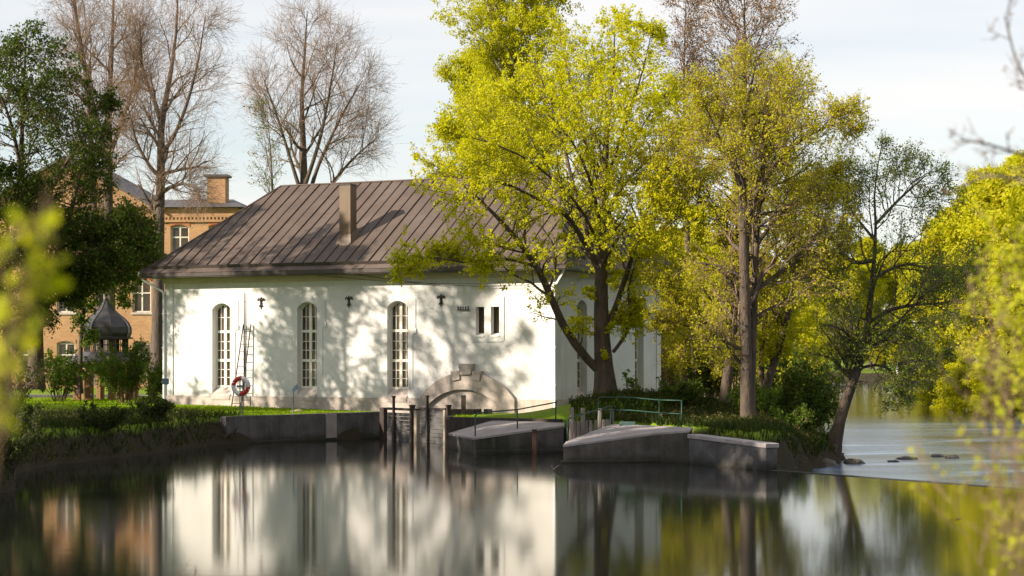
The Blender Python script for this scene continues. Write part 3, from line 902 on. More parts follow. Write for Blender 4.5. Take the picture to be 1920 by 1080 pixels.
def roof_sheets(A, B, C, D, step, seed):
    """strips between eave A-B and ridge D-C (local 3D), each a sheet with one upstanding seam"""
    A, B, C, D = map(Vector, (A, B, C, D))
    e = (B - A); L = e.length; e.normalize()
    up = (D - A) - e * (D - A).dot(e)
    if up.length < 1e-6: up = (C - A) - e * (C - A).dot(e)
    Hh = up.length; up.normalize()
    nrm = e.cross(up).normalized()
    if nrm.z < 0: nrm = -nrm
    sd, sc = (D - A).dot(e), (C - A).dot(e)
    n = round(L / step); st = L / n
    def top(s):
        if s < sd: return Hh * s / max(sd, 1e-6)
        if s > sc: return Hh * (L - s) / max(L - sc, 1e-6)
        return Hh
    rnd = random.Random(seed)
    for k in range(n):
        a, b = k * st, (k + 1) * st
        pts = [(a, 0.0), (b, 0.0), (b, top(b))]
        if a < sd < b: pts.append((sd, Hh))
        if a < sc < b: pts.append((sc, Hh))
        pts.append((a, top(a)))
        pts = [p for i, p in enumerate(pts) if i == 0 or (abs(p[0] - pts[i - 1][0]) + abs(p[1] - pts[i - 1][1])) > 1e-5]
        if len(pts) < 3: continue
        lift = 0.055 + rnd.uniform(-0.006, 0.006)
        tilt = rnd.uniform(-0.006, 0.006)
        f3 = lambda s, t, z: A + e * s + up * t + nrm * z
        mb = MB()
        mb.add([f3(s, t, lift + tilt * (s - a) / st) for s, t in pts], [tuple(range(len(pts)))])
        o = mb.build('roof_panel', M['roof'], roof)
        if o.data.polygons[0].normal.dot(nrm) < 0: o.data.flip_normals()
        tb = min(top(b), Hh)
        if tb > 0.5 and k < n - 1:
            mb = MB()
            w = 0.007
            s0_ = b - w; s1_ = b + w
            mb.add([f3(s0_, 0.32, lift - .02), f3(s1_, 0.32, lift - .02), f3(s1_, tb, lift - .02), f3(s0_, tb, lift - .02), f3(s0_, 0.36, lift + 0.042), f3(s1_, 0.36, lift + 0.042), f3(s1_, tb, lift + 0.042), f3(s0_, tb, lift + 0.042)],
                   [(4, 5, 6, 7), (0, 1, 5, 4), (1, 2, 6, 5), (2, 3, 7, 6), (3, 0, 4, 7)])
            mb.build('seam', M['seam'], roof)


e4 = [(x, y, ZB) for x, y in EA]
r0, r1 = (RU0, RY, ZR - 0.05), (RU1, RY, ZR - 0.05)
roof_sheets(e4[0], e4[1], r1, r0, 0.545, 1)
roof_sheets(e4[1], e4[2], r1, r1, 0.545, 2)
roof_sheets(e4[2], e4[3], r0, r1, 0.545, 3)
roof_sheets(e4[3], e4[0], r0, r0, 0.545, 4)
cap = Vector((0, 0, 0.075))
for (a, b) in ((r0, r1), (e4[0], r0), (e4[1], r1), (e4[2], r1), (e4[3], r0)):
    mb = MB(); mb.tube([Vector(a) + cap, Vector(b) + cap], 0.05, 6)
    mb.build('ridge_cap', M['roof'], roof)
# raised eaves gutter folded up along the front and the ends, and the edge board
sl = (ZR - 0.05 - ZB) / (RY + OV)
sle = (ZR - 0.05 - ZB) / (RU0 + OV)
def gutter(p, q, inw, slope, name='gutter_fold'):
    p, q, inw = Vector(p), Vector(q), Vector(inw)
    base = inw * 0.24 + Vector((0, 0, 0.24 * slope + 0.05))
    mb = MB()
    a, b = p + base, q + base
    o1 = -inw * 0.04
    u1 = Vector((0, 0, 0.15))
    mb.add([a, b, b + o1 + u1, a + o1 + u1, a + inw * 0.03, b + inw * 0.03, b + o1 + u1 + inw * 0.03, a + o1 + u1 + inw * 0.03],
           [(0, 1, 2, 3), (7, 6, 5, 4), (3, 2, 6, 7), (0, 3, 7, 4), (1, 5, 6, 2)])
    mb.build(name, M['roof_dark'], roof)
ins = 0.45
gutter((-OV + ins, -OV, ZB), (HL + OV - ins, -OV, ZB), (0, 1, 0), sl)
gutter((HL + OV, -OV + ins, ZB), (HL + OV, HD + OV - ins, ZB), (-1, 0, 0), sle)
gutter((-OV, -OV + ins, ZB), (-OV, HD + OV - ins, ZB), (1, 0, 0), sle)
mb = MB()
mb.box(-OV - 0.03, HL + OV + 0.03, -OV - 0.035, -OV - 0.004, ZB - 0.12, ZB + 0.03)
mb.build('edge_board', M['roof_dark'], roof)
mb = MB(); mb.box(HL + OV + 0.004, HL + OV + 0.033, -OV, HD + OV, ZB - 0.12, ZB + 0.028)
mb.build('edge_board', M['roof_dark'], roof)

# chimney on the front slope
CU, CY0, CW, CDp = 8.62, 0.95, 0.56, 0.50
zb = ZB + sl * (CY0 + OV)
ch = MB().box(CU - CW / 2, CU + CW / 2, CY0, CY0 + CDp, zb - 0.2, 10.62).build('chimney', M['chimney'], roof, bevel=0.012)
mb = MB()
z2 = zb + 0.42
fo = [(CU - CW / 2 - 0.10, CY0 - 0.16, ZB + sl * (CY0 - 0.16 + OV) + 0.06), (CU + CW / 2 + 0.10, CY0 - 0.16, ZB + sl * (CY0 - 0.16 + OV) + 0.06), (CU + CW / 2 + 0.10, CY0 + CDp + 0.1, ZB + sl * (CY0 + CDp + .1 + OV) + 0.06), (CU - CW / 2 - 0.10, CY0 + CDp + 0.1, ZB + sl * (CY0 + CDp + .1 + OV) + 0.06)]
k = 0.012
fi = [(CU - CW / 2 - k, CY0 - k, z2), (CU + CW / 2 + k, CY0 - k, z2), (CU + CW / 2 + k, CY0 + CDp + k, z2 + .3), (CU - CW / 2 - k, CY0 + CDp + k, z2 + .3)]
mb.add(fo + fi, [(i, (i + 1) % 4, 4 + (i + 1) % 4, 4 + i) for i in range(4)])
mb.build('flashing', M['chimney'], ch)
mb = MB(); mb.box(CU - CW / 2 - 0.03, CU + CW / 2 + 0.03, CY0 - 0.03, CY0 + CDp + 0.03, 10.62, 10.66)
mb.build('chimney_cap', M['roof_dark'], ch)
# hatch on the right-hand hip
mb = MB()
hc = Vector((HL + OV - 1.1, 5.9, ZB + 1.1 * sle))
ax = Vector((0, 1, 0)); ay = Vector((-1, 0, sle)).normalized(); an_ = Vector((sle, 0, 1)).normalized()
def hq(s, t, n): return hc + ax * s + ay * t + an_ * n
for (s0, s1, t0, t1) in ((-0.4, -0.32, -0.4, 0.4), (0.32, 0.4, -0.4, 0.4), (-0.32, 0.32, -0.4, -0.32), (-0.32, 0.32, 0.32, 0.4)):
    mb.add([hq(s0, t0, 0.0), hq(s1, t0, 0.0), hq(s1, t1, 0), hq(s0, t1, 0), hq(s0, t0, 0.2), hq(s1, t0, 0.2), hq(s1, t1, 0.2), hq(s0, t1, 0.2)],
           [(0, 3, 2, 1), (4, 5, 6, 7), (0, 1, 5, 4), (1, 2, 6, 5), (2, 3, 7, 6), (3, 0, 4, 7)])
ht = mb.build('roof_hatch', M['sash'], roof)
mb = MB(); mb.quad(hq(-0.32, -0.32, 0.15), hq(0.32, -0.32, 0.15), hq(0.32, 0.32, 0.15), hq(-0.32, 0.32, 0.15)); mb.build('pane', M['pane'], ht)

# rainwater pipes
mb = MB()
mb.tube([(-0.85, -0.62, 6.98), (-0.80, -0.62, 6.72), (-0.66, -0.5, 6.60), (-0.10, -0.16, 6.22), (-0.04, -0.13, 6.1), (-0.02, -0.13, 5.9), (-0.02, -0.13, 1.35), (-0.05, -0.22, 1.22)], 0.05, 8)
dp = mb.build('downpipe', M['pipe'], house, smooth=True)
mb = MB(); mb.box(-0.97, -0.73, -0.74, -0.50, 6.86, 7.05); mb.build('hopper', M['pipe'], dp, bevel=0.02)
for z in (2.2, 3.7, 5.2):
    mb = MB(); mb.box(-0.085, 0.045, -0.19, -0.055, z, z + 0.04); mb.build('bracket', M['pipe'], dp)
mb = MB()
mb.tube([(HL + 0.72, -0.60, 6.90), (HL + 0.68, -0.6, 6.78), (HL + 0.14, -0.16, 6.28), (HL + 0.04, -0.12, 6.15), (HL + 0.02, -0.12, 5.95), (HL + 0.02, -0.14, 1.28), (HL + 0.0, -0.25, 1.15)], 0.048, 8)
dp = mb.build('downpipe', M['pipe'], house, smooth=True)
for z in (2.2, 3.7, 5.2):
    mb = MB(); mb.box(HL - 0.045, HL + 0.085, -0.185, -0.052, z, z + 0.04); mb.build('bracket', M['pipe'], dp)

# iron tie anchors shaped like a lily
def lily(u, z):
    mb = MB()
    y = -0.03
    mb.tube([(u, y, z - 0.30), (u, y, z - 0.12), (u, y, z + 0.02), (u, y, z + 0.24)], [0.012, 0.03, 0.022, 0.008], 6)
    mb.tube([(u, y, z + 0.05), (u, y, z + 0.15), (u, y, z + 0.25)], [0.02, 0.045, 0.006], 6)
    for s in (-1, 1):
        mb.tube([(u, y, z - 0.02), (u + s * 0.05, y, z + 0.10), (u + s * 0.12, y, z + 0.17), (u + s * 0.175, y, z + 0.12), (u + s * 0.15, y, z + 0.05)], [0.022, 0.034, 0.036, 0.026, 0.01], 6)
        mb.tube([(u, y, z - 0.04), (u + s * 0.06, y, z - 0.13), (u + s * 0.10, y, z - 0.21)], [0.02, 0.024, 0.008], 6)
    mb.box(u - 0.06, u + 0.06, y - 0.02, y + 0.028, z - 0.045, z - 0.01)
    return mb.build('tie_anchor', M['iron'], house, smooth=True)


for u in (5.02, 9.42, 13.82):
    lily(u, 5.66)
# insulator rack
mb = MB(); mb.box(14.60, 15.15, -0.09, -0.05, 5.22, 5.26); mb.box(14.86, 14.90, -0.05, -0.004, 5.22, 5.26)
rk = mb.build('insulator_rack', M['iron'], house)
for k in range(5):
    mb = MB(); mb.lathe([(0.0, 5.40), (0.025, 5.385), (0.03, 5.34), (0.02, 5.30), (0.032, 5.275), (0.015, 5.26)], 8, 14.64 + k * 0.115, -0.07); mb.build('insulator', M['iron'], rk, smooth=True)
# conduits beside the windows, with their little jogs
for u, jz in ((3.68, 4.5), (8.12, 4.6), (12.48, 4.3)):
    mb = MB()
    mb.tube([(u + 0.14, -0.018, 5.75), (u + 0.14, -0.018, jz + 0.06), (u + 0.08, -0.018, jz), (u, -0.018, jz - 0.1), (u, -0.018, 2.05)], 0.012, 6)
    c_ = mb.build('conduit', M['pipe'], house)
    mb = MB(); mb.box(u + 0.03, u + 0.19, -0.05, -0.004, jz, jz + 0.2); mb.build('junction_box', M['pipe'], c_, bevel=0.008)
mb = MB(); mb.tube([(15.3, -0.012, 3.94), (16.6, -0.012, 3.94), (16.72, -0.012, 4.02), (16.72, -0.012, 5.75)], 0.008, 6)
mb.build('conduit', M['galv'], house)
for (ua, ub, za, zb_) in ((7.0, 18.95, 6.86, 6.30), (9.0, 18.95, 6.88, 6.12)):
    mb = MB()
    n = 14
    mb.tube([(ua + (ub - ua) * i / n, -0.13, za + (zb_ - za) * i / n - 0.22 * math.sin(math.pi * i / n)) for i in range(n + 1)], 0.009, 5)
    mb.build('wall_cable', M['iron'], house)


def hp(u, d, z):
    c, s = math.cos(R(-27)), math.sin(R(-27))
    return (-15.2 + u * c - d * s, 89.0 + u * s + d * c, z)


# lightning rod standing by the front wall
mb = MB(); mb.tube([hp(4.18, -0.06, 1.1), hp(4.18, -0.06, 4.7), hp(4.18, -0.06, 6.08)], [0.03, 0.028, 0.018], 8)
for z in (2.4, 4.2, 5.7):
    a = hp(4.18, -0.02, z); b = hp(4.18, -0.06, z); mb.tube([a, b], 0.015, 6)
tag(mb.build('lightning_rod', M['iron'], None, smooth=True), 'thin dark rod rising up the white wall behind the ladder', 'rod')

# ladder leaning on the wall
lad = empty('ladder', hp(4.00, -0.42, 1.12))
tag(lad, 'dark narrow wooden ladder leaning against the white wall', 'ladder')
lb = Vector(hp(4.00, -0.42, 1.12)); lt = Vector(hp(4.36, -0.10, 4.72))
au = Vector((math.cos(R(-27)), math.sin(R(-27)), 0))
for s in (-1, 1):
    w0, w1 = 0.24, 0.19
    mb = MB(); mb.tube([au * s * w0, (lt - lb) + au * s * w1], 0.028, 6); mb.build('rail', M['ladder'], lad)
for k in range(11):
    t = 0.06 + 0.088 * k
    c_ = (lt - lb) * t
    w = 0.24 - 0.05 * t
    mb = MB(); mb.tube([c_ - au * w, c_ + au * w], 0.016, 6); mb.build('rung', M['ladder'], lad)

# lifebuoy on its stand
bp_ = W(451, 724, 78.0)
st_ = empty('lifebuoy_stand', (bp_[0], 78.25, 1.03))
tag(st_, 'slim double steel stand behind the red and white lifebuoy', 'stand')
for s in (-1, 1):
    mb = MB(); mb.box(s * 0.055 - 0.02, s * 0.055 + 0.02, -0.02, 0.02, 0, 1.52); mb.build('post', M['galv'], st_)
for z in (0.35, 0.95, 1.40):
    mb = MB(); mb.box(-0.034, 0.034, -0.016, 0.016, z, z + 0.05); mb.build('crossbar', M['galv'], st_)
mb = MB(); mb.tube([(0, -0.02, 1.5), (0, -0.12, 1.52), (0, -0.16, 1.60)], 0.014, 6); mb.build('hook', M['galv'], st_)
lbuoy = empty('lifebuoy', (bp_[0], 78.12, bp_[2]), R(-12))
tag(lbuoy, 'red and white ring lifebuoy hanging at the water edge', 'lifebuoy')


def torus_part(a0, a1, Rr, r, n=12, m=10):
    mb = MB()
    mb.tube([(Rr * math.cos(a0 + (a1 - a0) * i / n), 0, Rr * math.sin(a0 + (a1 - a0) * i / n)) for i in range(n + 1)], r, m)
    return mb


for q in range(4):
    a0 = R(100 + 90 * q) + R(-38)
    w = torus_part(a0 + R(22), a0 + R(82), 0.30, 0.078)
    w.build('white_section', M['buoy'], lbuoy, smooth=True) if q % 2 else w.build('red_section', M['red'], lbuoy, smooth=True)
    torus_part(a0 - R(8), a0 + R(22), 0.30, 0.080, 6).build('white_section' if q % 2 == 0 else 'red_section', M['buoy'] if q % 2 == 0 else M['red'], lbuoy, smooth=True)
mb = MB(); mb.tube([(0.385 * math.cos(R(i * 15)) * (1.06 if i % 6 == 3 else 1.0), -0.01, 0.385 * math.sin(R(i * 15)) * (1.06 if i % 6 == 3 else 1.0)) for i in range(25)], 0.009, 5, caps=False)
mb.build('grab_line', M['buoy'], lbuoy)
mb = MB(); mb.box(-0.17, 0.12, -0.04, -0.01, -0.06, 0.03); mb.build('line_bag', M['blue_grey'], lbuoy)

# small posts on the lawn
lp = W(550, 778, 80.0)
po = empty('lamp_post', (lp[0], lp[1], 1.05)); tag(po, 'short thin lawn post with angled blue-grey head', 'post')
mb = MB(); mb.tube([(0, 0, 0), (0, 0, 0.98)], 0.028, 8); mb.build('pole', M['galv'], po)
mb = MB(); mb.add([(-0.07, -0.05, 0.95), (0.03, -0.05, 0.90), (0.20, -0.05, 1.06), (0.16, -0.05, 1.22), (0.02, -0.05, 1.12), (-0.07, 0.07, 0.95), (0.03, 0.07, 0.90), (0.20, 0.07, 1.06), (0.16, 0.07, 1.22), (0.02, 0.07, 1.12)],
           [(0, 1, 2, 3, 4), (9, 8, 7, 6, 5)] + [(i, (i + 1) % 5, 5 + (i + 1) % 5, 5 + i) for i in range(5)])
mb.build('head', M['blue_grey'], po, bevel=0.008)
lp = W(310, 775, 82.0)
po = empty('meter_post', (lp[0], lp[1], 1.05)); tag(po, 'thin pale post with a small lilac-grey box at the left house corner', 'post')
mb = MB(); mb.tube([(0, 0, 0), (0, 0, 1.25)], 0.045, 8); mb.build('pole', M['pipe'], po)
mb = MB(); mb.box(-0.12, 0.14, -0.1, 0.08, 1.18, 1.42); mb.build('box', M['blue_grey'], po, bevel=0.02)
mb = MB(); mb.lathe([(0.11, 0), (0.11, 0.12), (0.06, 0.17), (0.05, 0.22)], 10); mb.build('foot', M['pipe'], po)


# ------------------------------------------------------------------ concrete at the water: wall, gates, piers
def P2(px, Y):
    return np.array([(px - 960) * Y / F, Y])


# retaining wall along the lawn
a = np.array([-10.93, 77.45]); b = np.array([-5.25, 83.3])
dv = (b - a) / np.linalg.norm(b - a); nv = np.array([-dv[1], dv[0]])
mb = MB()
mb.poly_prism([a, b, b + nv * 0.38, a + nv * 0.38], -1.2, [1.06, 1.09, 1.09, 1.06])
rw = mb.build('retaining_wall', M['concrete'], bevel=0.02)
tag(rw, 'long low dark grey concrete wall holding up the lawn', 'wall')
mb = MB()
o_ = -nv * 0.10
mb.poly_prism([a + o_, b + o_, b + o_ * 0.02, a + o_ * 0.02], -1.2, 0.10)
mb.build('footing', M['old_concrete'], rw, bevel=0.02)
mb = MB()
m0 = a + dv * 5.0
mb.poly_prism([m0 - nv * 0.035, m0 + dv * 0.55 - nv * 0.035, m0 + dv * 0.55 - nv * .002, m0 - nv * .002], 0.1, 1.08)
mb.build('patch', M['slab'], rw)

# sluice gates between the wall and the pier
G0 = np.array([-5.22, 82.6]); G1 = np.array([-2.52, 78.6])
gd = (G1 - G0) / np.linalg.norm(G1 - G0); gn = np.array([gd[1], -gd[0]])
if gn[1] > 0: gn = -gn
glen = np.linalg.norm(G1 - G0)


def gpt(px):
    # distance along the gate line where the photograph's column px crosses it
    r = (px - 960) / F
    t = (r * G0[1] - G0[0]) / (gd[0] - r * gd[1])
    return t


def gate_post(px, top, w, mt, label, off=0.0, zb=-1.2):
    t = gpt(px); c_ = G0 + gd * t + gn * off
    z = H - (top - HZ) * c_[1] / F
    o = empty('gate_post', (c_[0], c_[1], zb), math.atan2(gd[1], gd[0]))
    mb = MB(); mb.box(-w / 2, w / 2, -0.09, 0.09, 0, z - zb); mb.build('shaft', mt, o, bevel=0.012)
    mb = MB(); mb.box(-w / 2 - 0.012, w / 2 + 0.012, -0.102, 0.102, z - zb - 0.05, z - zb + 0.02); mb.build('post_cap', M['timber'], o)
    tag(o, label, 'post', 'posts of the sluice')
    return o


gate_post(719, 765, 0.34, M['timber'], 'stout dark end post of the sluice beside the concrete wall')
gate_post(773, 760, 0.14, M['timber'], 'dark post between the two plank gates')
gate_post(783, 767, 0.20, M['pale_post'], 'pale sunlit post between the two plank gates', 0.03)
gate_post(836, 766, 0.16, M['pale_post'], 'pale post at the right end of the plank gates')
gate_post(842, 760, 0.10, M['timber'], 'thin dark post at the right end of the plank gates', 0.02)
for gi, (pa, pb, stem, top, lab) in enumerate(((727, 770, 743, 743, 'left weathered plank sluice gate with a tall dark lifting stem'), (788, 832, 806, 742, 'right weathered plank sluice gate with a tall dark lifting stem'))):
    ta, tb = gpt(pa), gpt(pb)
    c_ = G0 + gd * ta
    g_ = empty('sluice_gate', (c_[0], c_[1], -1.2), math.atan2(gd[1], gd[0]))
    tag(g_, lab, 'sluice gate', 'sluice gates')
    ztop = H - (767 - HZ) * c_[1] / F
    for k in range(15):
        z = -1.0 + 0.15 * k
        if z + 0.15 > ztop + 0.02: break
        mb = MB(); j = random.uniform(-0.012, 0.012)
        mb.box(0.0 + random.uniform(0, .02), (tb - ta) - random.uniform(0, .02), -0.035 + j, 0.035 + j, z + 1.2, z + 1.2 + 0.138)
        mb.build('plank', M['gate_wood'], g_, bevel=0.006)
    mb = MB(); mb.box(0, tb - ta, -0.07, 0.07, ztop + 1.2 - 0.03, ztop + 1.2 + 0.07); mb.build('top_beam', M['timber'], g_, bevel=0.01)
    ts = gpt(stem) - ta
    zs = H - (top - HZ) * c_[1] / F
    mb = MB(); mb.box(ts - 0.045, ts + 0.045, -0.165, -0.075, 0.2, zs + 1.2); mb.build('lifting_stem', M['timber'], g_, bevel=0.008)
    mb = MB(); mb.box(ts - 0.06, ts + 0.06, -0.18, -0.06, zs + 1.2 - 0.05, zs + 1.2 + 0.03); mb.build('stem_head', M['timber'], g_)
# stub posts and beam behind the gates on the lawn
c_ = W(869, 780, 79.2)
o = empty('mooring_post', (c_[0], c_[1], 0.8)); tag(o, 'single tall dark timber post on the lawn before the arch', 'post')
mb = MB(); mb.box(-0.09, 0.09, -0.09, 0.09, 0, H - (742 - HZ) * 79.2 / F - 0.8); mb.build('shaft', M['timber'], o, bevel=0.012)
mb = MB(); mb.box(-0.1, 0.1, -0.1, 0.1, H - (742 - HZ) * 79.2 / F - 0.86, H - (742 - HZ) * 79.2 / F - 0.78); mb.build('post_cap', M['timber'], o)
for (pa, pb, lab) in ((845, 903, 'dark timber beam lying behind the gate end'), (907, 923, 'short dark timber block on the lawn edge')):
    a = W(pa, 779, 79.6); b = W(pb, 781, 79.6)
    mb = MB(); mb.box(a[0], b[0], 79.5, 79.75, 1.0, H - (767 - HZ) * 79.6 / F)
    tag(mb.build('timber_beam', M['timber'], bevel=0.02), lab, 'beam')

# timber edging of the right-hand lawn
mb = MB()
ea, eb, ec = np.array([-2.45, 76.0]), np.array([1.75, 73.2]), np.array([-2.45, 78.8])
dv = (eb - ea) / np.linalg.norm(eb - ea); nv = np.array([-dv[1], dv[0]])
mb.poly_prism([ea, eb, eb + nv * 0.16, ea + nv * 0.16], -1, 1.10)
ed = mb.build('lawn_edging', M['timber'], bevel=0.015); tag(ed, 'dark timber edging between the lawn and the left pier', 'edging')
mb = MB(); mb.poly_prism([ea + np.array([0, .18]), ea + np.array([0.16, .18]), ec + np.array([.16, 0]), ec], -1, 1.08)
mb.build('return_edge', M['timber'], ed)

# left pier with its sloping slab
A = np.array([*P2(842, 74.4)]); B = np.array([*P2(889, 70.1)]); C = np.array([*P2(1057, 71.2)]); D = np.array([*P2(1057, 73.0)]); E = np.array([*P2(925, 75.0)])
zA, zB_, zC, zD, zE = 0.545, 0.555, 0.955, 0.98, 1.01
pier = MB()
outl = [A, B, C, D, E]
pier.poly_prism(outl, -1.3, [zA - .06, zB_ - .06, zC - .06, zD - .06, zE - .06])
p1_ = pier.build('pier', M['old_concrete'], bevel=0.02)
tag(p1_, 'left dark stained concrete pier with a sloping pale slab beside the gates', 'pier')


def grow_poly(pts, k):
    c = np.mean(pts, 0)
    return [c + (p - c) * k for p in pts]


def slab_mesh(outl, zt, th=0.07, n=6):
    """a slab whose top follows the corner heights as a fan"""
    mb = MB()
    m = len(outl)
    vs = [(*p, z) for p, z in zip(outl, zt)] + [(*p, z - th) for p, z in zip(outl, zt)]
    fs = [(4, 0, 1), (4, 1, 2), (4, 2, 3)] if m == 5 else [(0, 1, 2, 3)]
    fs += [((i + 1) % m, i, m + i, m + (i + 1) % m) for i in range(m)] + [tuple(range(m, 2 * m))[::-1]]
    mb.add(vs, fs)
    return mb


slab_mesh(grow_poly(outl, 1.012), [zA, zB_, zC, zD, zE]).build('slab', M['slab'], p1_)
mb = MB(); k_ = (C - B); n_ = np.array([k_[1], -k_[0]]) / np.linalg.norm(k_)
mb.poly_prism([B + n_ * .12, C + n_ * .12, C + n_ * .002, B + n_ * .002], -1.3, 0.13); mb.build('footing', M['old_concrete'], p1_, bevel=0.02)
# mooring stake by the pier
c_ = W(1002, 850, 69.9)
o = empty('mooring_stake', (c_[0], c_[1], -1.2)); tag(o, 'rust-brown square stake standing in the water against the left pier', 'stake')
mb = MB(); mb.box(-0.075, 0.075, -0.075, 0.075, 0, H - (806 - HZ) * 69.9 / F + 1.2); mb.build('shaft', mat('rusty_stake', (0.11, 0.05, 0.035), (0.06, 0.03, 0.025), 6, 0.8, 0.3), o, bevel=0.01)
mb = MB(); mb.box(-0.085, 0.085, -0.085, 0.085, H - (806 - HZ) * 69.9 / F + 1.16, H - (806 - HZ) * 69.9 / F + 1.22); mb.build('stake_cap', M['timber'], o)

# right pier
A = P2(1057, 64.3); B = P2(1232, 65.0); C = P2(1291, 63.9); D = P2(1298, 66.2); E = P2(1148, 69.5); E2 = P2(1064, 66.2)
outl = [A, B, C, D, E, E2]
zz_ = [0.56, 0.93, 1.05, 1.06, 1.06, 0.62]
mb = MB(); mb.poly_prism(outl, -1.3, [z - 0.05 for z in zz_])
p2_ = mb.build('pier', M['old_concrete'], bevel=0.02)
tag(p2_, 'right dark concrete pier with a pale slab rising to the wing wall', 'pier')
mb = MB()
vs = [(*p, z) for p, z in zip(grow_poly(outl, 1.012), zz_)] + [(*p, z - 0.06) for p, z in zip(grow_poly(outl, 1.012), zz_)]
mb.add(vs, [(0, 1, 4, 5), (1, 2, 3, 4)] + [((i + 1) % 6, i, 6 + i, 6 + (i + 1) % 6) for i in range(6)])
mb.build('slab', M['slab'], p2_)
mb = MB(); mb.poly_prism([A + [-.1, -.12], B + [.05, -.12], B + [.05, -.003], A + [-.1, -.003]], -1.3, 0.07); mb.build('footing', M['old_concrete'], p2_, bevel=0.02)
# wing wall with coping
a, b = P2(1299, 63.7), P2(1436, 60.15)
dv = (b - a) / np.linalg.norm(b - a); nv = np.array([dv[1], -dv[0]])
if nv[0] < 0: nv = -nv
mb = MB(); mb.poly_prism([a - dv * .3, b, b + nv * 0.42, a - dv * .3 + nv * 0.42], -1.3, [0.80, 0.66, 0.66, 0.80])
ww = mb.build('wing_wall', M['concrete'], bevel=0.02); tag(ww, 'sloping concrete wing wall with pale coping at the weir end', 'wall')
mb = MB(); f_ = -nv * 0.03
mb.poly_prism([a - dv * .28 + f_, b + f_ + dv * .03, b + nv * 0.46 + dv * .03, a - dv * .28 + nv * 0.46], [0.80 + .003, 0.66 + .003, 0.66 + .003, 0.80 + .003], [0.93, 0.80, 0.80, 0.93])
mb.build('coping', M['slab'], ww, bevel=0.02)


# palisade of short timbers with the green rail
def px_ground(px, py, Y): return W(px, py, Y)


pal = empty('timber_palisade', tuple(W(1064, 834, 66.0))); tag(pal, 'row of short weathered upright timbers along the right pier', 'palisade')
org = W(1064, 834, 66.0)
for k in range(11):
    f_ = k / 10
    px = 1070 + (1146 - 1070) * f_; Y = 66.4 + 3.1 * f_
    zb_ = 0.45 + 0.5 * f_
    tall = k in (0, 3, 7, 10)
    ztop = H - ((764 + 3 * f_ if tall else 790 - 4 * f_) - HZ) * Y / F
    b_ = np.array([(px - 960) * Y / F, Y, zb_]) - org
    w = 0.075 if tall else 0.062
    mb = MB()
    lean = random.uniform(-0.03, 0.03)
    mb.tube([b_, b_ + [lean, 0, (ztop - zb_) * 0.5], b_ + [lean * 1.5, 0, ztop - zb_]], [w, w * 0.98, w * 0.92], 7)
    mb.build('timber', M['old_wood'], pal)


def railing(name, label, runs, r=0.024):
    o0 = np.array(runs[0][1][0])
    o = empty(name, tuple(o0)); tag(o, label, 'railing', 'green railings at the sluice')
    for nm, pts in runs:
        mb = MB(); mb.tube([np.array(p) - o0 for p in pts], r, 8); mb.build(nm, M['green_rail'], o, smooth=True)
    return o


railing('railing', 'green rail sloping up beside the short timbers', [
    ('post', [W(1064, 836, 66.0), W(1064, 787, 66.0)]), ('handrail', [W(1064, 787, 66.0), W(1070, 783, 66.3), W(1105, 773, 67.8), W(1147, 761, 69.4)]), ('post', [W(1096, 820, 67.6), W(1096, 776, 67.6)]), ('post', [W(1147, 806, 69.4), W(1147, 761, 69.4)])])
railing('railing', 'green rail with thin posts climbing over the left pier slab', [
    ('post', [W(891, 822, 70.6), W(891, 780, 70.6)]), ('handrail', [W(891, 780, 70.6), W(897, 774, 70.8), W(970, 768, 71.6), W(1044, 754, 73.2)]), ('post', [W(970, 812, 71.6), W(970, 768, 71.6)]), ('post', [W(1042, 800, 73.2), W(1042, 754, 73.2)])])
railing('railing', 'dark green two-bar railing on the grassy mound right of the maple', [
    ('post', [W(1122, 806, 69.9), W(1122, 745, 69.9)]), ('handrail', [W(1122, 745, 69.9), W(1180, 745, 69.0), W(1236, 750, 68.0), W(1278, 751, 67.0)]), ('middle_rail', [W(1122, 769, 69.9), W(1180, 769, 69.0), W(1236, 774, 68.0), W(1278, 776, 67.0)]),
    ('post', [W(1236, 806, 68.0), W(1236, 750, 68.0)]), ('post', [W(1278, 808, 67.0), W(1278, 751, 67.0)])], 0.02)
c_ = W(1180, 800, 68.5)
mb = MB(); mb.box(c_[0] - 0.32, c_[0] + 0.22, c_[1], c_[1] + 0.4, c_[2] - .4, c_[2] + 0.16)
tag(mb.build('valve_box', mat('green_grey_box', (0.06, 0.12, 0.11), (0.05, 0.09, 0.085), 5, 0.6), bevel=0.03), 'small green-grey box on the right pier slab', 'box')

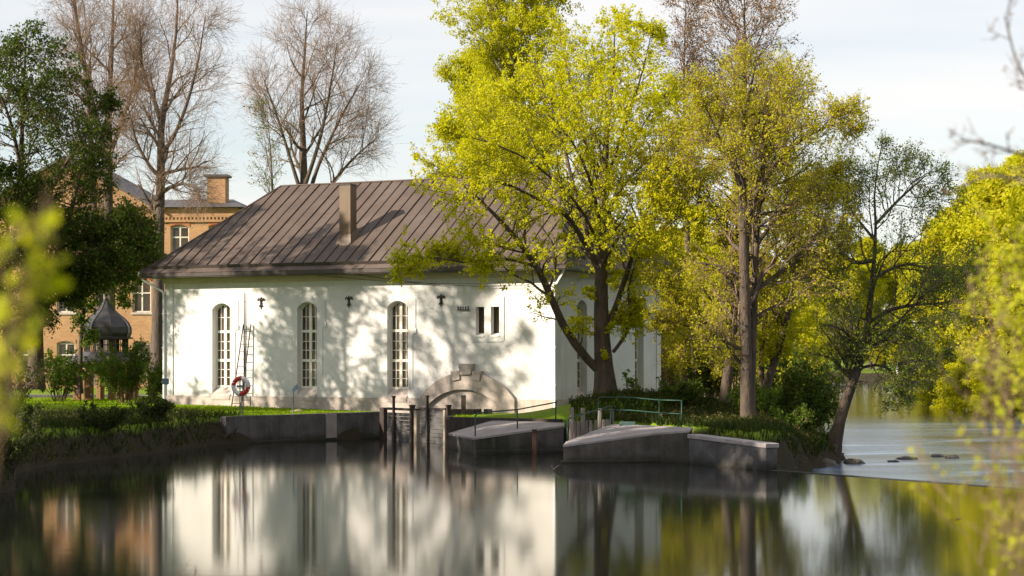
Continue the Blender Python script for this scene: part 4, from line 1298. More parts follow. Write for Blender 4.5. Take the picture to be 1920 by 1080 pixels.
# ------------------------------------------------------------------ brick works building behind the trees
def building():
    # local: x along the front, y away from the viewer, ground z=0
    base = np.array([-38.5, 135.0, 1.2])
    b = empty('brick_works', tuple(base), R(-4))
    tag(b, 'three-storey ochre brick works building with dark roof behind the trees', 'building')
    fl = [(0.0, 0.9, 2.9), (4.1, 5.0, 7.0), (8.0, 8.8, 10.6)]
    Ltot = 20.4
    wl = 11.8; w0 = 3.0      # wing width, its gable end looks at the pond
    xs = [1.3 + 2.55 * k for k in range(8)]
    ops = []
    for x in xs:
        ops.append(x)
    # wall as stacked bands with openings, each window its own part
    mb = MB()
    hw = 0.62
    prev = 0.0
    top = 11.9
    for x in xs:
        mb.quad((prev, 0, 0), (x - hw, 0, 0), (x - hw, 0, top), (prev, 0, top))
        zc = 0.0
        for (f0, z0, z1) in fl:
            mb.quad((x - hw, 0, zc), (x + hw, 0, zc), (x + hw, 0, z0), (x - hw, 0, z0))
            mb.quad((x - hw, 0, z0), (x - hw, 0.25, z0), (x - hw, 0.25, z1), (x - hw, 0, z1))
            mb.quad((x + hw, 0, z0), (x + hw, 0, z1), (x + hw, 0.25, z1), (x + hw, 0.25, z0))
            mb.quad((x - hw, 0, z0), (x + hw, 0, z0), (x + hw, 0.25, z0), (x - hw, 0.25, z0))
            ar = arch_top(x - hw, x + hw, z1, 0.16, 6)
            for p, q in zip(ar[:-1], ar[1:]):
                mb.quad((p[0], 0, p[1]), (q[0], 0, q[1]), (q[0], 0, z1 + 0.2), (p[0], 0, z1 + 0.2))
                mb.quad((p[0], 0, p[1]), (p[0], 0.25, p[1]), (q[0], 0.25, q[1]), (q[0], 0, q[1]))
            zc = z1 + 0.2
        mb.quad((x - hw, 0, zc), (x + hw, 0, zc), (x + hw, 0, top), (x - hw, 0, top))
        prev = x + hw
    mb.quad((prev, 0, 0), (Ltot, 0, 0), (Ltot, 0, top), (prev, 0, top))
    mb.quad((Ltot, 0, 0), (Ltot, 12, 0), (Ltot, 12, top), (Ltot, 0, top))
    mb.quad((0, 12, 0), (0, 0, 0), (0, 0, top), (0, 12, top))
    mb.quad((Ltot, 12, 0), (0, 12, 0), (0, 12, top), (Ltot, 12, top))
    mb.add([(w0, -0.002, top), (w0 + wl, -0.002, top), (w0 + wl / 2, -0.002, top + 3.3)], [(0, 1, 2)])
    link('wall', mb.mesh('wall', M['brick'], recalc=False), b)
    mb = MB(); mb.box(0.3, Ltot - 0.3, 0.5, 11.5, 0.1, top - 0.1); mb.build('dark_room_box', M['timber'], b)  # dark box put inside to stand for unlit rooms
    frame_w = mat('works_window_white', (0.62, 0.58, 0.5), (0.5, 0.47, 0.42), 5, 0.6)
    frame_d = mat('works_window_brown', (0.22, 0.10, 0.06), (0.16, 0.07, 0.05), 5, 0.6)
    for fi, (f0, z0, z1) in enumerate(fl):
        for x in xs:
            mb = MB()
            y0, y1 = 0.14, 0.20
            for (xa, xb) in ((-hw, -hw + 0.09), (-0.05, 0.05), (hw - 0.09, hw)):
                mb.box(x + xa, x + xb, y0, y1, z0, z1 + 0.12)
            for z in (z0, z0 + (z1 - z0) * 0.62, z1 - 0.02):
                mb.box(x - hw + .09, x - 0.05, y0 + .004, y1, z, z + 0.09); mb.box(x + .05, x + hw - .09, y0 + .004, y1, z, z + 0.09)
            w = mb.build('window', frame_w, b)
            mb = MB(); mb.quad((x - hw, 0.17, z0), (x + hw, 0.17, z0), (x + hw, 0.17, z1 + .16), (x - hw, 0.17, z1 + .16)); mb.build('pane', M['pane'], w)
            mb = MB(); mb.box(x - hw - 0.1, x + hw + 0.1, -0.08, 0.12, z0 - 0.14, z0 - 0.004); mb.build('sill', M['plinth'], w)
            ar = arch_top(x - hw - 0.05, x + hw + 0.05, z1 + 0.05, 0.17, 6)
            mb = MB()
            for p, q in zip(ar[:-1], ar[1:]):
                mb.add([(p[0], -0.04, p[1]), (q[0], -0.04, q[1]), (q[0], -0.04, q[1] + 0.26), (p[0], -0.04, p[1] + 0.26), (p[0], -.003, p[1]), (q[0], -.003, q[1]), (q[0], -.003, q[1] + 0.26), (p[0], -.003, p[1] + .26)],
                       [(0, 1, 2, 3), (0, 4, 5, 1), (3, 2, 6, 7)])
            mb.build('brick_arch', M['red_brick'] if fi != 0 else M['brick'], w)
    mb = MB()
    mb.box(-0.05, Ltot + 0.05, -0.14, -0.006, 10.95, 11.10)
    mb.box(-0.05, Ltot + 0.05, -0.10, -0.006, 11.27, 11.42)
    for k in range(82):
        mb.box(0.05 + k * 0.25, 0.17 + k * 0.25, -0.12, -0.006, 11.105, 11.265)
    mb.build('dentil_cornice', M['brick'], b)
    mb = MB(); mb.box(-0.05, Ltot + 0.05, -0.07, -0.006, 7.55, 7.72); mb.build('string_course', M['red_brick'], b)
    mb = MB()
    mb.add([(w0 - 0.6, -0.5, top - 0.1), (w0 + wl / 2, -0.5, top + 3.45), (w0 + wl + 0.6, -0.5, top - 0.1), (w0 - 0.6, 12.4, top - 0.1), (w0 + wl / 2, 12.4, top + 3.45), (w0 + wl + .6, 12.4, top - 0.1),
            (w0 - 0.6, -0.5, top - 0.3), (w0 + wl / 2, -0.5, top + 3.25), (w0 + wl + 0.6, -0.5, top - 0.3), (w0 - 0.6, 12.4, top - 0.3), (w0 + wl / 2, 12.4, top + 3.25), (w0 + wl + .6, 12.4, top - 0.3)],
           [(0, 1, 4, 3), (1, 2, 5, 4), (0, 6, 7, 1), (1, 7, 8, 2), (2, 8, 11, 5), (6, 9, 10, 7), (7, 10, 11, 8)])
    rf = mb.build('roof', M['slate'], b)
    mb = MB()
    mb.add([(-0.4, -0.4, top + 0.02), (Ltot + 0.5, -0.4, top + 0.02), (Ltot + .5, 12.4, top + 0.02), (-0.4, 12.4, top + 0.02), (-0.4, 6, top + 1.0), (Ltot - 1.5, 6, top + 1.0)],
           [(0, 1, 5, 4), (1, 2, 5), (2, 3, 4, 5), (0, 3, 2, 1)])
    mb.build('side_roof', M['slate'], rf)
    cxl = 17.75
    mb = MB(); mb.box(cxl, cxl + 1.25, 3.0, 4.2, top - 0.5, top + 2.3); c_ = mb.build('chimney', M['brick'], rf)
    mb = MB(); mb.box(cxl - 0.2, cxl + 1.42, 2.85, 4.35, top + 2.3, top + 2.46); mb.build('chimney_cap', M['slate'], c_)
    return b


building()


# ------------------------------------------------------------------ garden pavilion with its onion dome
def pavilion():
    pc = W(199, 740, 100.0)
    o = empty('garden_pavilion', (pc[0], pc[1], 1.05)); tag(o, 'small garden pavilion with dark onion dome and glazed lantern', 'pavilion')
    n = 8
    def oct_(r, z): return [(r * math.cos(2 * math.pi * (k + .5) / n), r * math.sin(2 * math.pi * (k + .5) / n), z) for k in range(n)]
    # brick piers
    for k in range(n):
        x, y, _ = oct_(1.42, 0)[k]
        mb = MB(); mb.box(x - 0.17, x + 0.17, y - 0.17, y + 0.17, 0, 1.95); mb.build('pier', M['brick'], o, bevel=0.01)
    for k in (1, 2, 3, 4, 5):
        a, b = Vector(oct_(1.42, 0)[k]), Vector(oct_(1.42, 0)[(k + 1) % n])
        d = (b - a).normalized()
        a, b = a + d * 0.18, b - d * 0.18
        mb = MB(); m = 8
        for i in range(m):
            f0, f1 = i / m, (i + 1) / m
            z0 = 1.25 + 0.42 * math.sin(math.pi * f0); z1 = 1.25 + 0.42 * math.sin(math.pi * f1)
            p, q = a.lerp(b, f0), a.lerp(b, f1)
            mb.quad((p.x, p.y, z0), (q.x, q.y, z1), (q.x, q.y, 1.95), (p.x, p.y, 1.95))
        mb.build('arch', M['brick'], o)
    mb = MB(); mb.lathe([(1.95, 1.98), (1.95, 2.04), (1.25, 2.52), (1.12, 2.52)], n); mb.lathe([(1.95, 1.98), (0.05, 1.98)], n)
    mb.build('skirt_roof', M['dome'], o)
    for k in range(n):
        x, y, _ = oct_(1.02, 0)[k]
        mb = MB(); mb.box(x - 0.07, x + 0.07, y - 0.07, y + 0.07, 2.4, 3.18); mb.build('lantern_post', M['timber'], o)
        a, b = Vector(oct_(1.0, 0)[k]), Vector(oct_(1.0, 0)[(k + 1) % n])
        mb = MB()
        for f_ in (0.33, 0.66):
            p = a.lerp(b, f_); mb.tube([(p.x, p.y, 2.52), (p.x, p.y, 3.15)], 0.018, 4)
        for z in (2.56, 2.85, 3.12):
            p, q = a.lerp(b, .08), a.lerp(b, .92); mb.tube([(p.x, p.y, z), (q.x, q.y, z)], 0.018, 4)
        mb.build('lantern_window', M['timber'], o)
    prof = [(1.32, 3.14), (1.34, 3.22), (1.16, 3.26), (1.24, 3.45), (1.22, 3.72), (1.08, 3.98), (0.84, 4.22), (0.58, 4.42), (0.36, 4.62), (0.20, 4.86), (0.08, 5.1), (0.03, 5.2)]
    mb = MB(); mb.lathe(prof, n); mb.lathe([(1.32, 3.14), (0.02, 3.14)], n)
    dm = mb.build('dome', M['dome'], o)
    for k in range(n):
        an = 2 * math.pi * (k + .5) / n
        mb = MB(); mb.tube([(r * 1.01 * math.cos(an), r * 1.01 * math.sin(an), z) for r, z in prof[2:]], 0.028, 5); mb.build('rib', M['dome'], dm)
    mb = MB(); mb.tube([(0, 0, 5.15), (0, 0, 5.95)], [0.03, 0.012], 6); mb.lathe([(0.0, 5.2), (0.09, 5.27), (0.09, 5.34), (0.0, 5.42)], 8); mb.build('finial', M['galv'], dm)


pavilion()

# ------------------------------------------------------------------ trees
def g_(seed): return np.random.default_rng(seed)


# 1 the maple before the house
def maple():
    Y = 78.0; g = g_(11)
    tr = [[(1137, 752, 0, .44), (1133, 700, 0, .38), (1128, 620, 0, .30), (1127, 540, 0, .26), (1128, 480, 0, .22), (1130, 400, 0, .15), (1133, 320, 0, .14), (1140, 230, 0, .09), (1150, 140, 0, .05), (1152, 60, 0, .02)]]
    lm = [
        [(1124, 696, 0, .20), (1088, 658, -.4, .19), (1052, 602, -1, .165), (1026, 540, -1.5, .15), (1004, 498, -1.8, .13), (962, 440, -2.1, .10), (910, 385, -2.4, .07), (866, 345, -2.6, .04)],
        [(1005, 500, -1.8, .09), (950, 486, -2.2, .07), (880, 492, -2.6, .055), (810, 484, -2.8, .04), (745, 500, -3, .02)],
        [(1122, 505, 0, .16), (1090, 445, -.6, .14), (1060, 402, -1.0, .12), (1010, 375, -1.5, .09), (950, 345, -2.0, .07), (890, 336, -2.2, .045), (830, 330, -2.5, .02)],
        [(1124, 510, 0, .15), (1102, 440, .6, .12), (1072, 335, 1.0, .09), (1052, 250, 1.4, .06), (1012, 140, 1.8, .03)],
        [(1136, 625, 0, .17), (1158, 565, .3, .15), (1184, 485, .8, .13), (1200, 425, 1.0, .11), (1222, 380, 1.2, .085), (1270, 352, 1.4, .06), (1330, 325, 1.6, .03)],
        [(1150, 660, 0, .10), (1172, 628, .2, .10), (1182, 590, .2, .075), (1178, 540, .3, .06), (1196, 480, .4, .03)],
        [(1130, 410, 0, .11), (1175, 340, -.8, .09), (1235, 280, -1.6, .06), (1292, 215, -2.2, .03)],
        [(1132, 390, 0, .10), (1112, 305, .5, .08), (1078, 215, 1.2, .05), (1062, 110, 1.5, .025)],
        [(1131, 355, 0, .10), (1165, 255, -.4, .075), (1200, 150, -1, .045), (1222, 60, -1.4, .02)],
        [(1130, 440, 0, .11), (1105, 335, -2.4, .08), (1065, 255, -4, .05), (1000, 190, -4.8, .02)],
        [(1130, 440, 0, .11), (1160, 345, 2.0, .08), (1205, 235, 3.6, .05), (1260, 160, 4.4, .02)],
        [(1128, 470, 0, .10), (1080, 380, -2.0, .075), (990, 300, -3.6, .05), (900, 262, -4.4, .03), (838, 250, -4.5, .015)],
        [(1118, 500, 0, .09), (1060, 400, 1.8, .07), (980, 300, 2.6, .05), (905, 215, 3, .025)],
        [(1128, 500, 0, .09), (1165, 440, -2.0, .07), (1230, 410, -3.4, .05), (1310, 420, -4.0, .02)],
    ]
    T = guides(tr, Y, 16); T = root_flare(*T)
    Lm = guides(lm, Y, 12); Lm = (Lm[0], np.maximum(Lm[1] * np.where(np.arange(len(lm))[:, None] == 0, .9, .74), .012))
    cen = W(1050, 300, Y)
    env = (cen, (6.15, 5.6, 6.0))
    P1 = children(*Lm, g, 11, ('rel', .3, .62), (30, 65), .06, .16, 8, .2, 1.0, .45, .010, env, flat=.6)
    P1t = children(*T, g, 12, (1.5, 3.2), (40, 70), .18, .14, 8, .45, 1.0, .4, .012, env)
    A1 = (np.concatenate([P1[0], P1t[0]]), np.concatenate([P1[1], P1t[1]]))
    P2_ = children(*A1, g, 8, (.7, 1.9), (25, 65), .03, .18, 6, .12, 1.0, .5, .006, env, flat=.5)
    P3 = children(*P2_, g, 6, (.3, .8), (25, 70), .02, .22, 4, .15, 1.0, .6, .004, flat=.5)
    low = children(Lm[0][:6], Lm[1][:6], g, 10, (.5, 1.5), (35, 80), -.05, .2, 5, .15, 1., .3, .006)
    low3 = children(*low, g, 4, (.25, .6), (30, 70), -.05, .25, 4, .2, 1, .6, .0045)
    trk = children(T[0], T[1], g, 14, (.5, 1.4), (60, 95), -.02, .2, 5, .12, .5, .12, .006)
    crown = [tubes(P2_[0], P2_[1], 4) + (0,), tubes(P3[0], P3[1], 3) + (0,), tubes(low[0], low[1], 3) + (0,), tubes(trk[0], trk[1], 3) + (0,)]
    crown += [leaves_on(P3[0], g, 84000, .10, .05, .3, .15, .8, 3) + (1,), leaves_on(low3[0], g, 4200, .12, .06, .2, .25, .8, 3) + (1,), leaves_on(trk[0], g, 1500, .12, .06, .3, .25, .8, 3) + (1,)]
    base = W(1137, 752, Y)
    return make_tree('maple_tree', tuple(base), [T, Lm, A1], crown, [M['bark'], M['bark'], M['L_maple']],
                     'big spreading maple in fresh yellow-green leaf before the house end wall', wood_sides=(12, 8, 5))


maple()


def upright_tree(name, px, py, Y, top_py, env_px, seed, mats, label, stems=None, n1=26, n2=9, n3=6, n4=0, leaf=0, leaf_size=.1, spread=.08, r=.28, up=.45, ang=(28, 50), hang=0.0, cat='tree', group=None,
                 t0=.3, wig=.10, clump=2, ydepth=None, l2=(.8, 2.2), l3=(.4, 1.0), l4=(.25, .6), rtw=.0045, droop=.2, n1t0=None, flat=1.0, lens1=None):
    """env_px = (cx, cy, rx, ry) crown ellipse in photograph pixels at distance Y"""
    g = g_(seed)
    s = Y / F
    if stems is None:
        dx_ = g.uniform(-6, 6, 5)
        stems = [[(px + dx_[k] * (k > 0), py + (top_py - py) * f, 0, r * q) for k, (f, q) in enumerate(((0, 1.1), (.25, .85), (.5, .6), (.75, .32), (1, .06)))]]
    T = guides(stems, Y, 16); T = root_flare(*T)
    cx_, cy_, rx, ry = env_px
    env = (W(cx_, cy_, Y), (rx * s, (ydepth or rx) * s, ry * s))
    L1 = lens1 or (rx * s * .6, rx * s * 1.3)
    A1 = children(*T, g, n1, L1, ang, up, wig, 9, n1t0 if n1t0 is not None else t0, .97, .5, .012, env, hang=hang * .3, flat=flat)
    A2 = children(*A1, g, n2, l2, (25, 55), up * .5, .15, 6, .15, 1, .55, rtw * 1.5, env, hang=hang * .6)
    A3 = children(*A2, g, n3, l3, (22, 55), up * .35, .18, 5, .15, 1, .6, rtw, None, hang=hang)
    last = A3
    crown = [tubes(*A2, 4) + (0,), tubes(*A3, 3) + (0,)]
    if n4:
        A4 = children(*A3, g, n4, l4, (20, 55), up * .3, .18, 3, .15, 1, .6, rtw * .85, None, hang=hang)
        crown.append(tubes(*A4, 3) + (0,)); last = A4
    if leaf:
        crown.append(leaves_on(last[0], g, leaf, leaf_size, spread, .2, droop, .75, clump) + (1,))
    base = T[0][0, 0]
    return make_tree(name, tuple(base), [T, A1], crown, mats, label, cat, group, wood_sides=(10, 5))


# 2 birch behind the roof
upright_tree('birch_tree', 985, 735, 112, -70, (962, 215, 195, 300), 21, [M['bark_birch'], M['twig_brown'], M['L_birch']],
             'tall drooping birch in lime leaf rising behind the roof', n1=40, n2=10, n3=6, leaf=95000, leaf_size=.13, spread=.10, r=.32, up=.28, ang=(30, 60), hang=.55, t0=.35, clump=3, l2=(1.2, 2.6), l3=(.9, 1.9), droop=.8, rtw=.006)
upright_tree('birch_tree', 880, 735, 120, 110, (885, 300, 98, 190), 22, [M['bark_birch'], M['twig_brown'], M['L_birch']],
             'lower lime-green birch behind the roof, left of the tall one', n1=28, n2=9, n3=6, leaf=45000, leaf_size=.14, spread=.12, r=.22, up=.28, ang=(30, 60), hang=.5, t0=.3, clump=3, l2=(1.0, 2.2), l3=(.7, 1.4), droop=.8, rtw=.006)

# 3 bare trees on the left and behind the house
upright_tree('bare_tree', 207, 722, 106, -150, (215, 90, 118, 270), 31, [M['bark_grey'], M['twig_tan'], M['L_brown']],
             'tall leafless tree whose forked crown fans out at the upper left',
             stems=[[(207, 722, 0, .36), (206, 600, 0, .30), (205, 480, 0, .27), (203, 380, 0, .24), (204, 300, 0, .22), (204, 200, 0, .16), (210, 100, 0, .1), (214, -60, 0, .03)],
                    [(203, 320, 0, .17), (186, 240, .4, .14), (166, 160, .8, .11), (150, 80, 1, .08), (130, -40, 1.2, .02)],
                    [(205, 290, 0, .14), (228, 230, -.6, .11), (252, 150, -1.2, .07), (268, 60, -1.6, .03)]],
             n1=17, n2=8, n3=5, n4=2, up=.13, ang=(32, 66), t0=.3, l2=(1.1, 3.0), l3=(.7, 1.9), l4=(.4, 1.0), rtw=.006, n1t0=.25, wig=.13)
upright_tree('bare_tree', 188, 724, 108, -120, (150, 130, 95, 240), 32, [M['bark_grey'], M['twig_brown'], M['L_brown']],
             'slimmer leafless tree close left of the forked one', n1=30, n2=7, n3=5, n4=2, up=.12, ang=(32, 66), r=.26, t0=.4, l2=(.9, 2.4), l3=(.5, 1.4), l4=(.3, .8), rtw=.006,
             stems=[[(188, 724, 0, .28), (186, 560, 0, .24), (176, 400, 0, .2), (170, 260, 0, .16), (160, 140, 0, .1), (140, 0, 0, .05), (128, -120, 0, .02)]])
upright_tree('bare_tree', 296, 735, 103, -70, (330, 185, 105, 250), 33, [M['bark_grey'], M['twig_tan'], M['L_brown']],
             'leafless oval-crowned tree with one straight dark trunk left of the house',
             stems=[[(294, 735, 0, .37), (296, 600, 0, .31), (298, 480, 0, .27), (300, 380, 0, .24), (302, 300, 0, .21), (303, 230, 0, .17), (318, 150, 0, .12), (330, 60, 0, .07), (335, -50, 0, .02)],
                    [(303, 235, 0, .14), (290, 190, .5, .11), (268, 130, 1, .08), (262, 40, 1.2, .03)],
                    [(301, 290, 0, .13), (326, 255, -.6, .1), (352, 190, -1.2, .08), (372, 110, -1.6, .05), (385, 30, -1.8, .02)],
                    [(300, 365, 0, .13), (318, 352, -.8, .1), (345, 345, -1.8, .07), (378, 355, -2.6, .03)],
                    [(299, 330, 0, .12), (280, 310, -.4, .09), (255, 262, -.9, .06), (240, 200, -1.2, .03)]],
             n1=13, n2=8, n3=5, n4=2, up=.11, ang=(35, 68), t0=.3, l2=(1.1, 3.0), l3=(.7, 1.9), l4=(.4, 1.0), rtw=.006, n1t0=.3, wig=.15)
upright_tree('bare_tree', 572, 735, 120, 15, (592, 205, 130, 185), 34, [M['bark_grey'], M['twig_tan'], M['L_brown']],
             'pale leafless tree with a rounded fan crown above the house ridge',
             stems=[[(570, 735, 0, .33), (570, 500, 0, .3), (570, 350, 0, .24), (568, 260, 0, .18), (566, 180, 0, .12), (572, 90, 0, .07), (576, 20, 0, .02)],
                    [(572, 400, 0, .15), (590, 330, .6, .12), (615, 270, 1.0, .09), (650, 200, 1.5, .06), (680, 150, 1.8, .02)],
                    [(570, 380, 0, .14), (545, 300, -.5, .1), (520, 220, -1, .07), (495, 150, -1.4, .03)],
                    [(571, 350, 0, .13), (600, 260, -1.2, .1), (620, 160, -1.8, .06), (632, 80, -2, .02)],
                    [(573, 420, 0, .12), (610, 360, -.6, .1), (660, 300, -1.2, .07), (705, 260, -1.5, .03)]],
             n1=14, n2=8, n3=5, n4=2, up=.13, ang=(32, 66), t0=.3, l2=(1.1, 3.0), l3=(.7, 1.9), l4=(.4, 1.0), rtw=.0065, n1t0=.35)
upright_tree('bare_tree', 505, 735, 116, 200, (490, 300, 70, 110), 35, [M['bark_grey'], M['twig_brown'], M['L_mid']],
             'small leafless tree peeping over the left hip of the roof', n1=24, n2=7, n3=5, up=.2, r=.16, t0=.5, ang=(40, 75), l2=(.6, 1.6), l3=(.3, .9), rtw=.007, leaf=900, leaf_size=.12)

# 4 dark broadleaf on the left
upright_tree('hornbeam_tree', 68, 730, 92, 60, (42, 320, 165, 265), 41, [M['bark'], M['twig_brown'], M['L_dark']],
             'broad dark green tree with layered boughs at the left edge',
             stems=[[(66, 730, 0, .36), (68, 640, 0, .32), (66, 590, 0, .3), (58, 540, 0, .24), (48, 440, 0, .18), (40, 300, 0, .12), (45, 160, 0, .06), (50, 60, 0, .02)],
                    [(68, 590, 0, .2), (85, 540, -.5, .16), (120, 440, -1, .11), (150, 330, -1.2, .06), (165, 230, -1.4, .02)],
                    [(70, 585, 0, .16), (110, 555, -.6, .12), (160, 520, -1.2, .09), (215, 500, -1.8, .04)],
                    [(62, 560, 0, .14), (130, 470, -1, .1), (205, 430, -1.6, .07), (268, 425, -2, .03)], [(66, 570, 0, .13), (140, 520, -1.4, .1), (215, 490, -2, .07), (285, 480, -2.4, .02)],
                    [(50, 450, 0, .12), (110, 330, 1, .08), (160, 250, 1.5, .05), (190, 190, 1.8, .02)], [(45, 350, 0, .1), (20, 230, -1, .07), (-20, 130, -1.5, .03)]],
             n1=22, n2=10, n3=6, leaf=54000, leaf_size=.13, spread=.09, up=.05, ang=(45, 80), t0=.2, clump=4, l2=(.9, 2.2), l3=(.4, 1.0), flat=.5, wig=.12)

upright_tree('hornbeam_tree', 12, 735, 89, 330, (8, 470, 135, 150), 42, [M['bark'], M['twig_brown'], M['L_dark']],
             'lower dark green tree under the broad one at the left edge', n1=40, n2=10, n3=6, leaf=28000, leaf_size=.13, spread=.09, r=.2, up=.03, ang=(50, 85), t0=.2, clump=4, l2=(.8, 1.8), l3=(.4, .9), flat=.5)

upright_tree('hornbeam_tree', 150, 738, 96, 395, (195, 480, 105, 85), 43, [M['bark'], M['twig_brown'], M['L_mid']],
             'young tree with layered mid-green boughs before the brick building',
             stems=[[(150, 738, 0, .12), (152, 640, 0, .10), (160, 560, 0, .085), (172, 480, 0, .06), (180, 395, 0, .02)], [(156, 590, 0, .06), (200, 540, -.5, .045), (250, 510, -.8, .03), (292, 500, -1, .015)], [(165, 520, 0, .05), (210, 470, .5, .035), (262, 440, .8, .015)]],
             n1=16, n2=9, n3=5, leaf=15000, leaf_size=.13, spread=.06, up=.0, ang=(50, 85), t0=.25, clump=4, l2=(.6, 1.5), l3=(.3, .8), flat=.4)

# 5 alders right of the mound
upright_tree('alder_tree', 1357, 780, 76, 150, (1325, 410, 140, 300), 51, [M['bark'], M['twig_tan'], M['L_alder']],
             'leftmost of the three alders on the point, pale trunk and sparse leaf',
             stems=[[(1354, 785, 0, .24), (1362, 720, 0, .2), (1372, 640, 0, .18), (1380, 560, 0, .16), (1382, 480, 0, .14), (1385, 380, 0, .11), (1372, 270, 0, .07), (1360, 150, 0, .02)],
                    [(1382, 470, 0, .08), (1340, 400, -.6, .06), (1290, 350, -1, .04), (1245, 320, -1.3, .02)],
                    [(1376, 590, 0, .07), (1340, 600, .6, .055), (1295, 612, .8, .04), (1250, 600, 1, .02)]],
             n1=20, n2=9, n3=6, leaf=30000, leaf_size=.09, spread=.06, up=.07, ang=(35, 70), t0=.2, clump=2, l2=(.6, 1.5), l3=(.3, .8), rtw=.006, wig=.16)
upright_tree('alder_tree', 1402, 828, 69.5, 95, (1440, 395, 178, 310), 52, [M['bark'], M['twig_tan'], M['L_alder']],
             'tallest alder on the point, dark trunk and wide airy crown',
             stems=[[(1404, 832, 0, .28), (1400, 740, 0, .22), (1399, 640, 0, .19), (1396, 540, 0, .18), (1394, 440, 0, .16), (1392, 350, 0, .14), (1390, 290, 0, .12), (1400, 200, 0, .07), (1420, 110, 0, .02)],
                    [(1412, 826, .2, .17), (1409, 740, .3, .15), (1412, 620, .4, .13), (1416, 500, .5, .11), (1424, 380, .6, .08), (1440, 250, .8, .04), (1448, 150, 1, .015)],
                    [(1395, 480, 0, .12), (1410, 400, .3, .1), (1425, 330, .6, .08), (1455, 250, 1, .06), (1480, 170, 1.3, .02)],
                    [(1395, 420, 0, .1), (1425, 350, -.6, .08), (1480, 280, -1.2, .06), (1545, 240, -1.6, .04), (1600, 225, -1.8, .015)],
                    [(1394, 380, 0, .09), (1375, 310, -.5, .07), (1345, 250, -.9, .05), (1310, 170, -1.2, .02)],
                    [(1397, 560, 0, .09), (1450, 520, .5, .07), (1510, 480, 1, .05), (1570, 430, 1.3, .02)],
                    [(1396, 500, 0, .08), (1440, 430, 1.5, .06), (1500, 370, 2.4, .04), (1560, 330, 3, .02)]],
             n1=18, n2=9, n3=6, leaf=46000, leaf_size=.082, spread=.06, up=.09, ang=(35, 68), t0=.2, clump=2, l2=(.6, 1.7), l3=(.3, .8), rtw=.006, wig=.15)
upright_tree('alder_tree', 1424, 762, 82, 330, (1475, 480, 125, 180), 53, [M['bark'], M['twig_brown'], M['L_alder']],
             'alder leaning right over the river behind the tallest one',
             stems=[[(1424, 765, 0, .22), (1440, 715, 0, .18), (1458, 660, 0, .16), (1476, 600, 0, .13), (1486, 520, 0, .1), (1490, 420, 0, .06), (1480, 330, 0, .02)],
                    [(1430, 745, 0, .13), (1428, 660, .5, .11), (1440, 560, .8, .09), (1455, 470, 1, .05), (1450, 380, 1.2, .02)]],
             n1=20, n2=8, n3=5, leaf=26000, leaf_size=.095, spread=.07, up=.08, ang=(40, 75), t0=.25, clump=2, l2=(.6, 1.5), l3=(.3, .8), rtw=.006, wig=.16)
# 6 tall bronze trees behind them
upright_tree('budding_tree', 1395, 740, 118, -60, (1400, 120, 152, 210), 61, [M['bark_grey'], M['twig_brown'], M['L_brown']],
             'tall bronze-twigged tree just coming into bud above the alders', n1=70, n2=10, n3=6, leaf=16000, leaf_size=.12, spread=.10, r=.3, up=.14, ang=(42, 72), t0=.4, l2=(.9, 2.2), l3=(.5, 1.2), rtw=.009, clump=1)
upright_tree('budding_tree', 1285, 740, 122, -40, (1282, 120, 60, 190), 62, [M['bark_grey'], M['twig_brown'], M['L_brown']],
             'narrow bronze-twigged tree just right of the maple top', n1=44, n2=9, n3=6, leaf=6500, leaf_size=.12, spread=.10, r=.22, up=.18, ang=(36, 65), t0=.45, l2=(.8, 1.8), l3=(.4, 1.0), rtw=.009, clump=1)

# 7 leaning tree on the spit
upright_tree('leaning_tree', 1560, 856, 73, 265, (1672, 505, 172, 245), 71, [M['bark'], M['twig_grey'], M['L_lean']],
             'crooked tree leaning over the river from the tip of the spit',
             stems=[[(1558, 862, 0, .30), (1572, 800, 0, .21), (1588, 745, 0, .2), (1602, 706, 0, .18), (1618, 660, 0, .13), (1628, 600, 0, .12), (1636, 520, 0, .085), (1642, 440, 0, .055), (1640, 350, 0, .03), (1655, 265, 0, .012)],
                    [(1598, 712, 0, .13), (1592, 685, 0, .11), (1590, 655, 0, .10)],
                    [(1628, 605, 0, .075), (1668, 582, -.3, .07), (1712, 572, -.6, .055), (1765, 568, -.8, .035), (1822, 560, -1, .015)],
                    [(1636, 525, 0, .07), (1670, 505, .4, .06), (1705, 496, .7, .045), (1760, 508, 1, .03), (1810, 520, 1.2, .015)],
                    [(1638, 488, 0, .085), (1605, 492, -.3, .08), (1572, 476, -.6, .065), (1540, 490, -.8, .05), (1500, 506, -1, .02)],
                    [(1614, 690, 0, .06), (1645, 685, -.4, .05), (1675, 700, -.7, .04), (1682, 745, -.9, .02)],
                    [(1630, 640, 0, .06), (1670, 620, .8, .05), (1720, 640, 1.5, .035), (1770, 680, 2, .015)],
                    [(1642, 420, 0, .06), (1690, 370, .5, .045), (1735, 330, .8, .02)],
                    [(1640, 450, 0, .055), (1600, 400, .5, .04), (1570, 350, .8, .02)]],
             n1=15, n2=9, n3=6, leaf=34000, leaf_size=.08, spread=.06, up=.03, ang=(35, 72), t0=.22, clump=2, l2=(.5, 1.4), l3=(.25, .7), rtw=.0055, wig=.18)


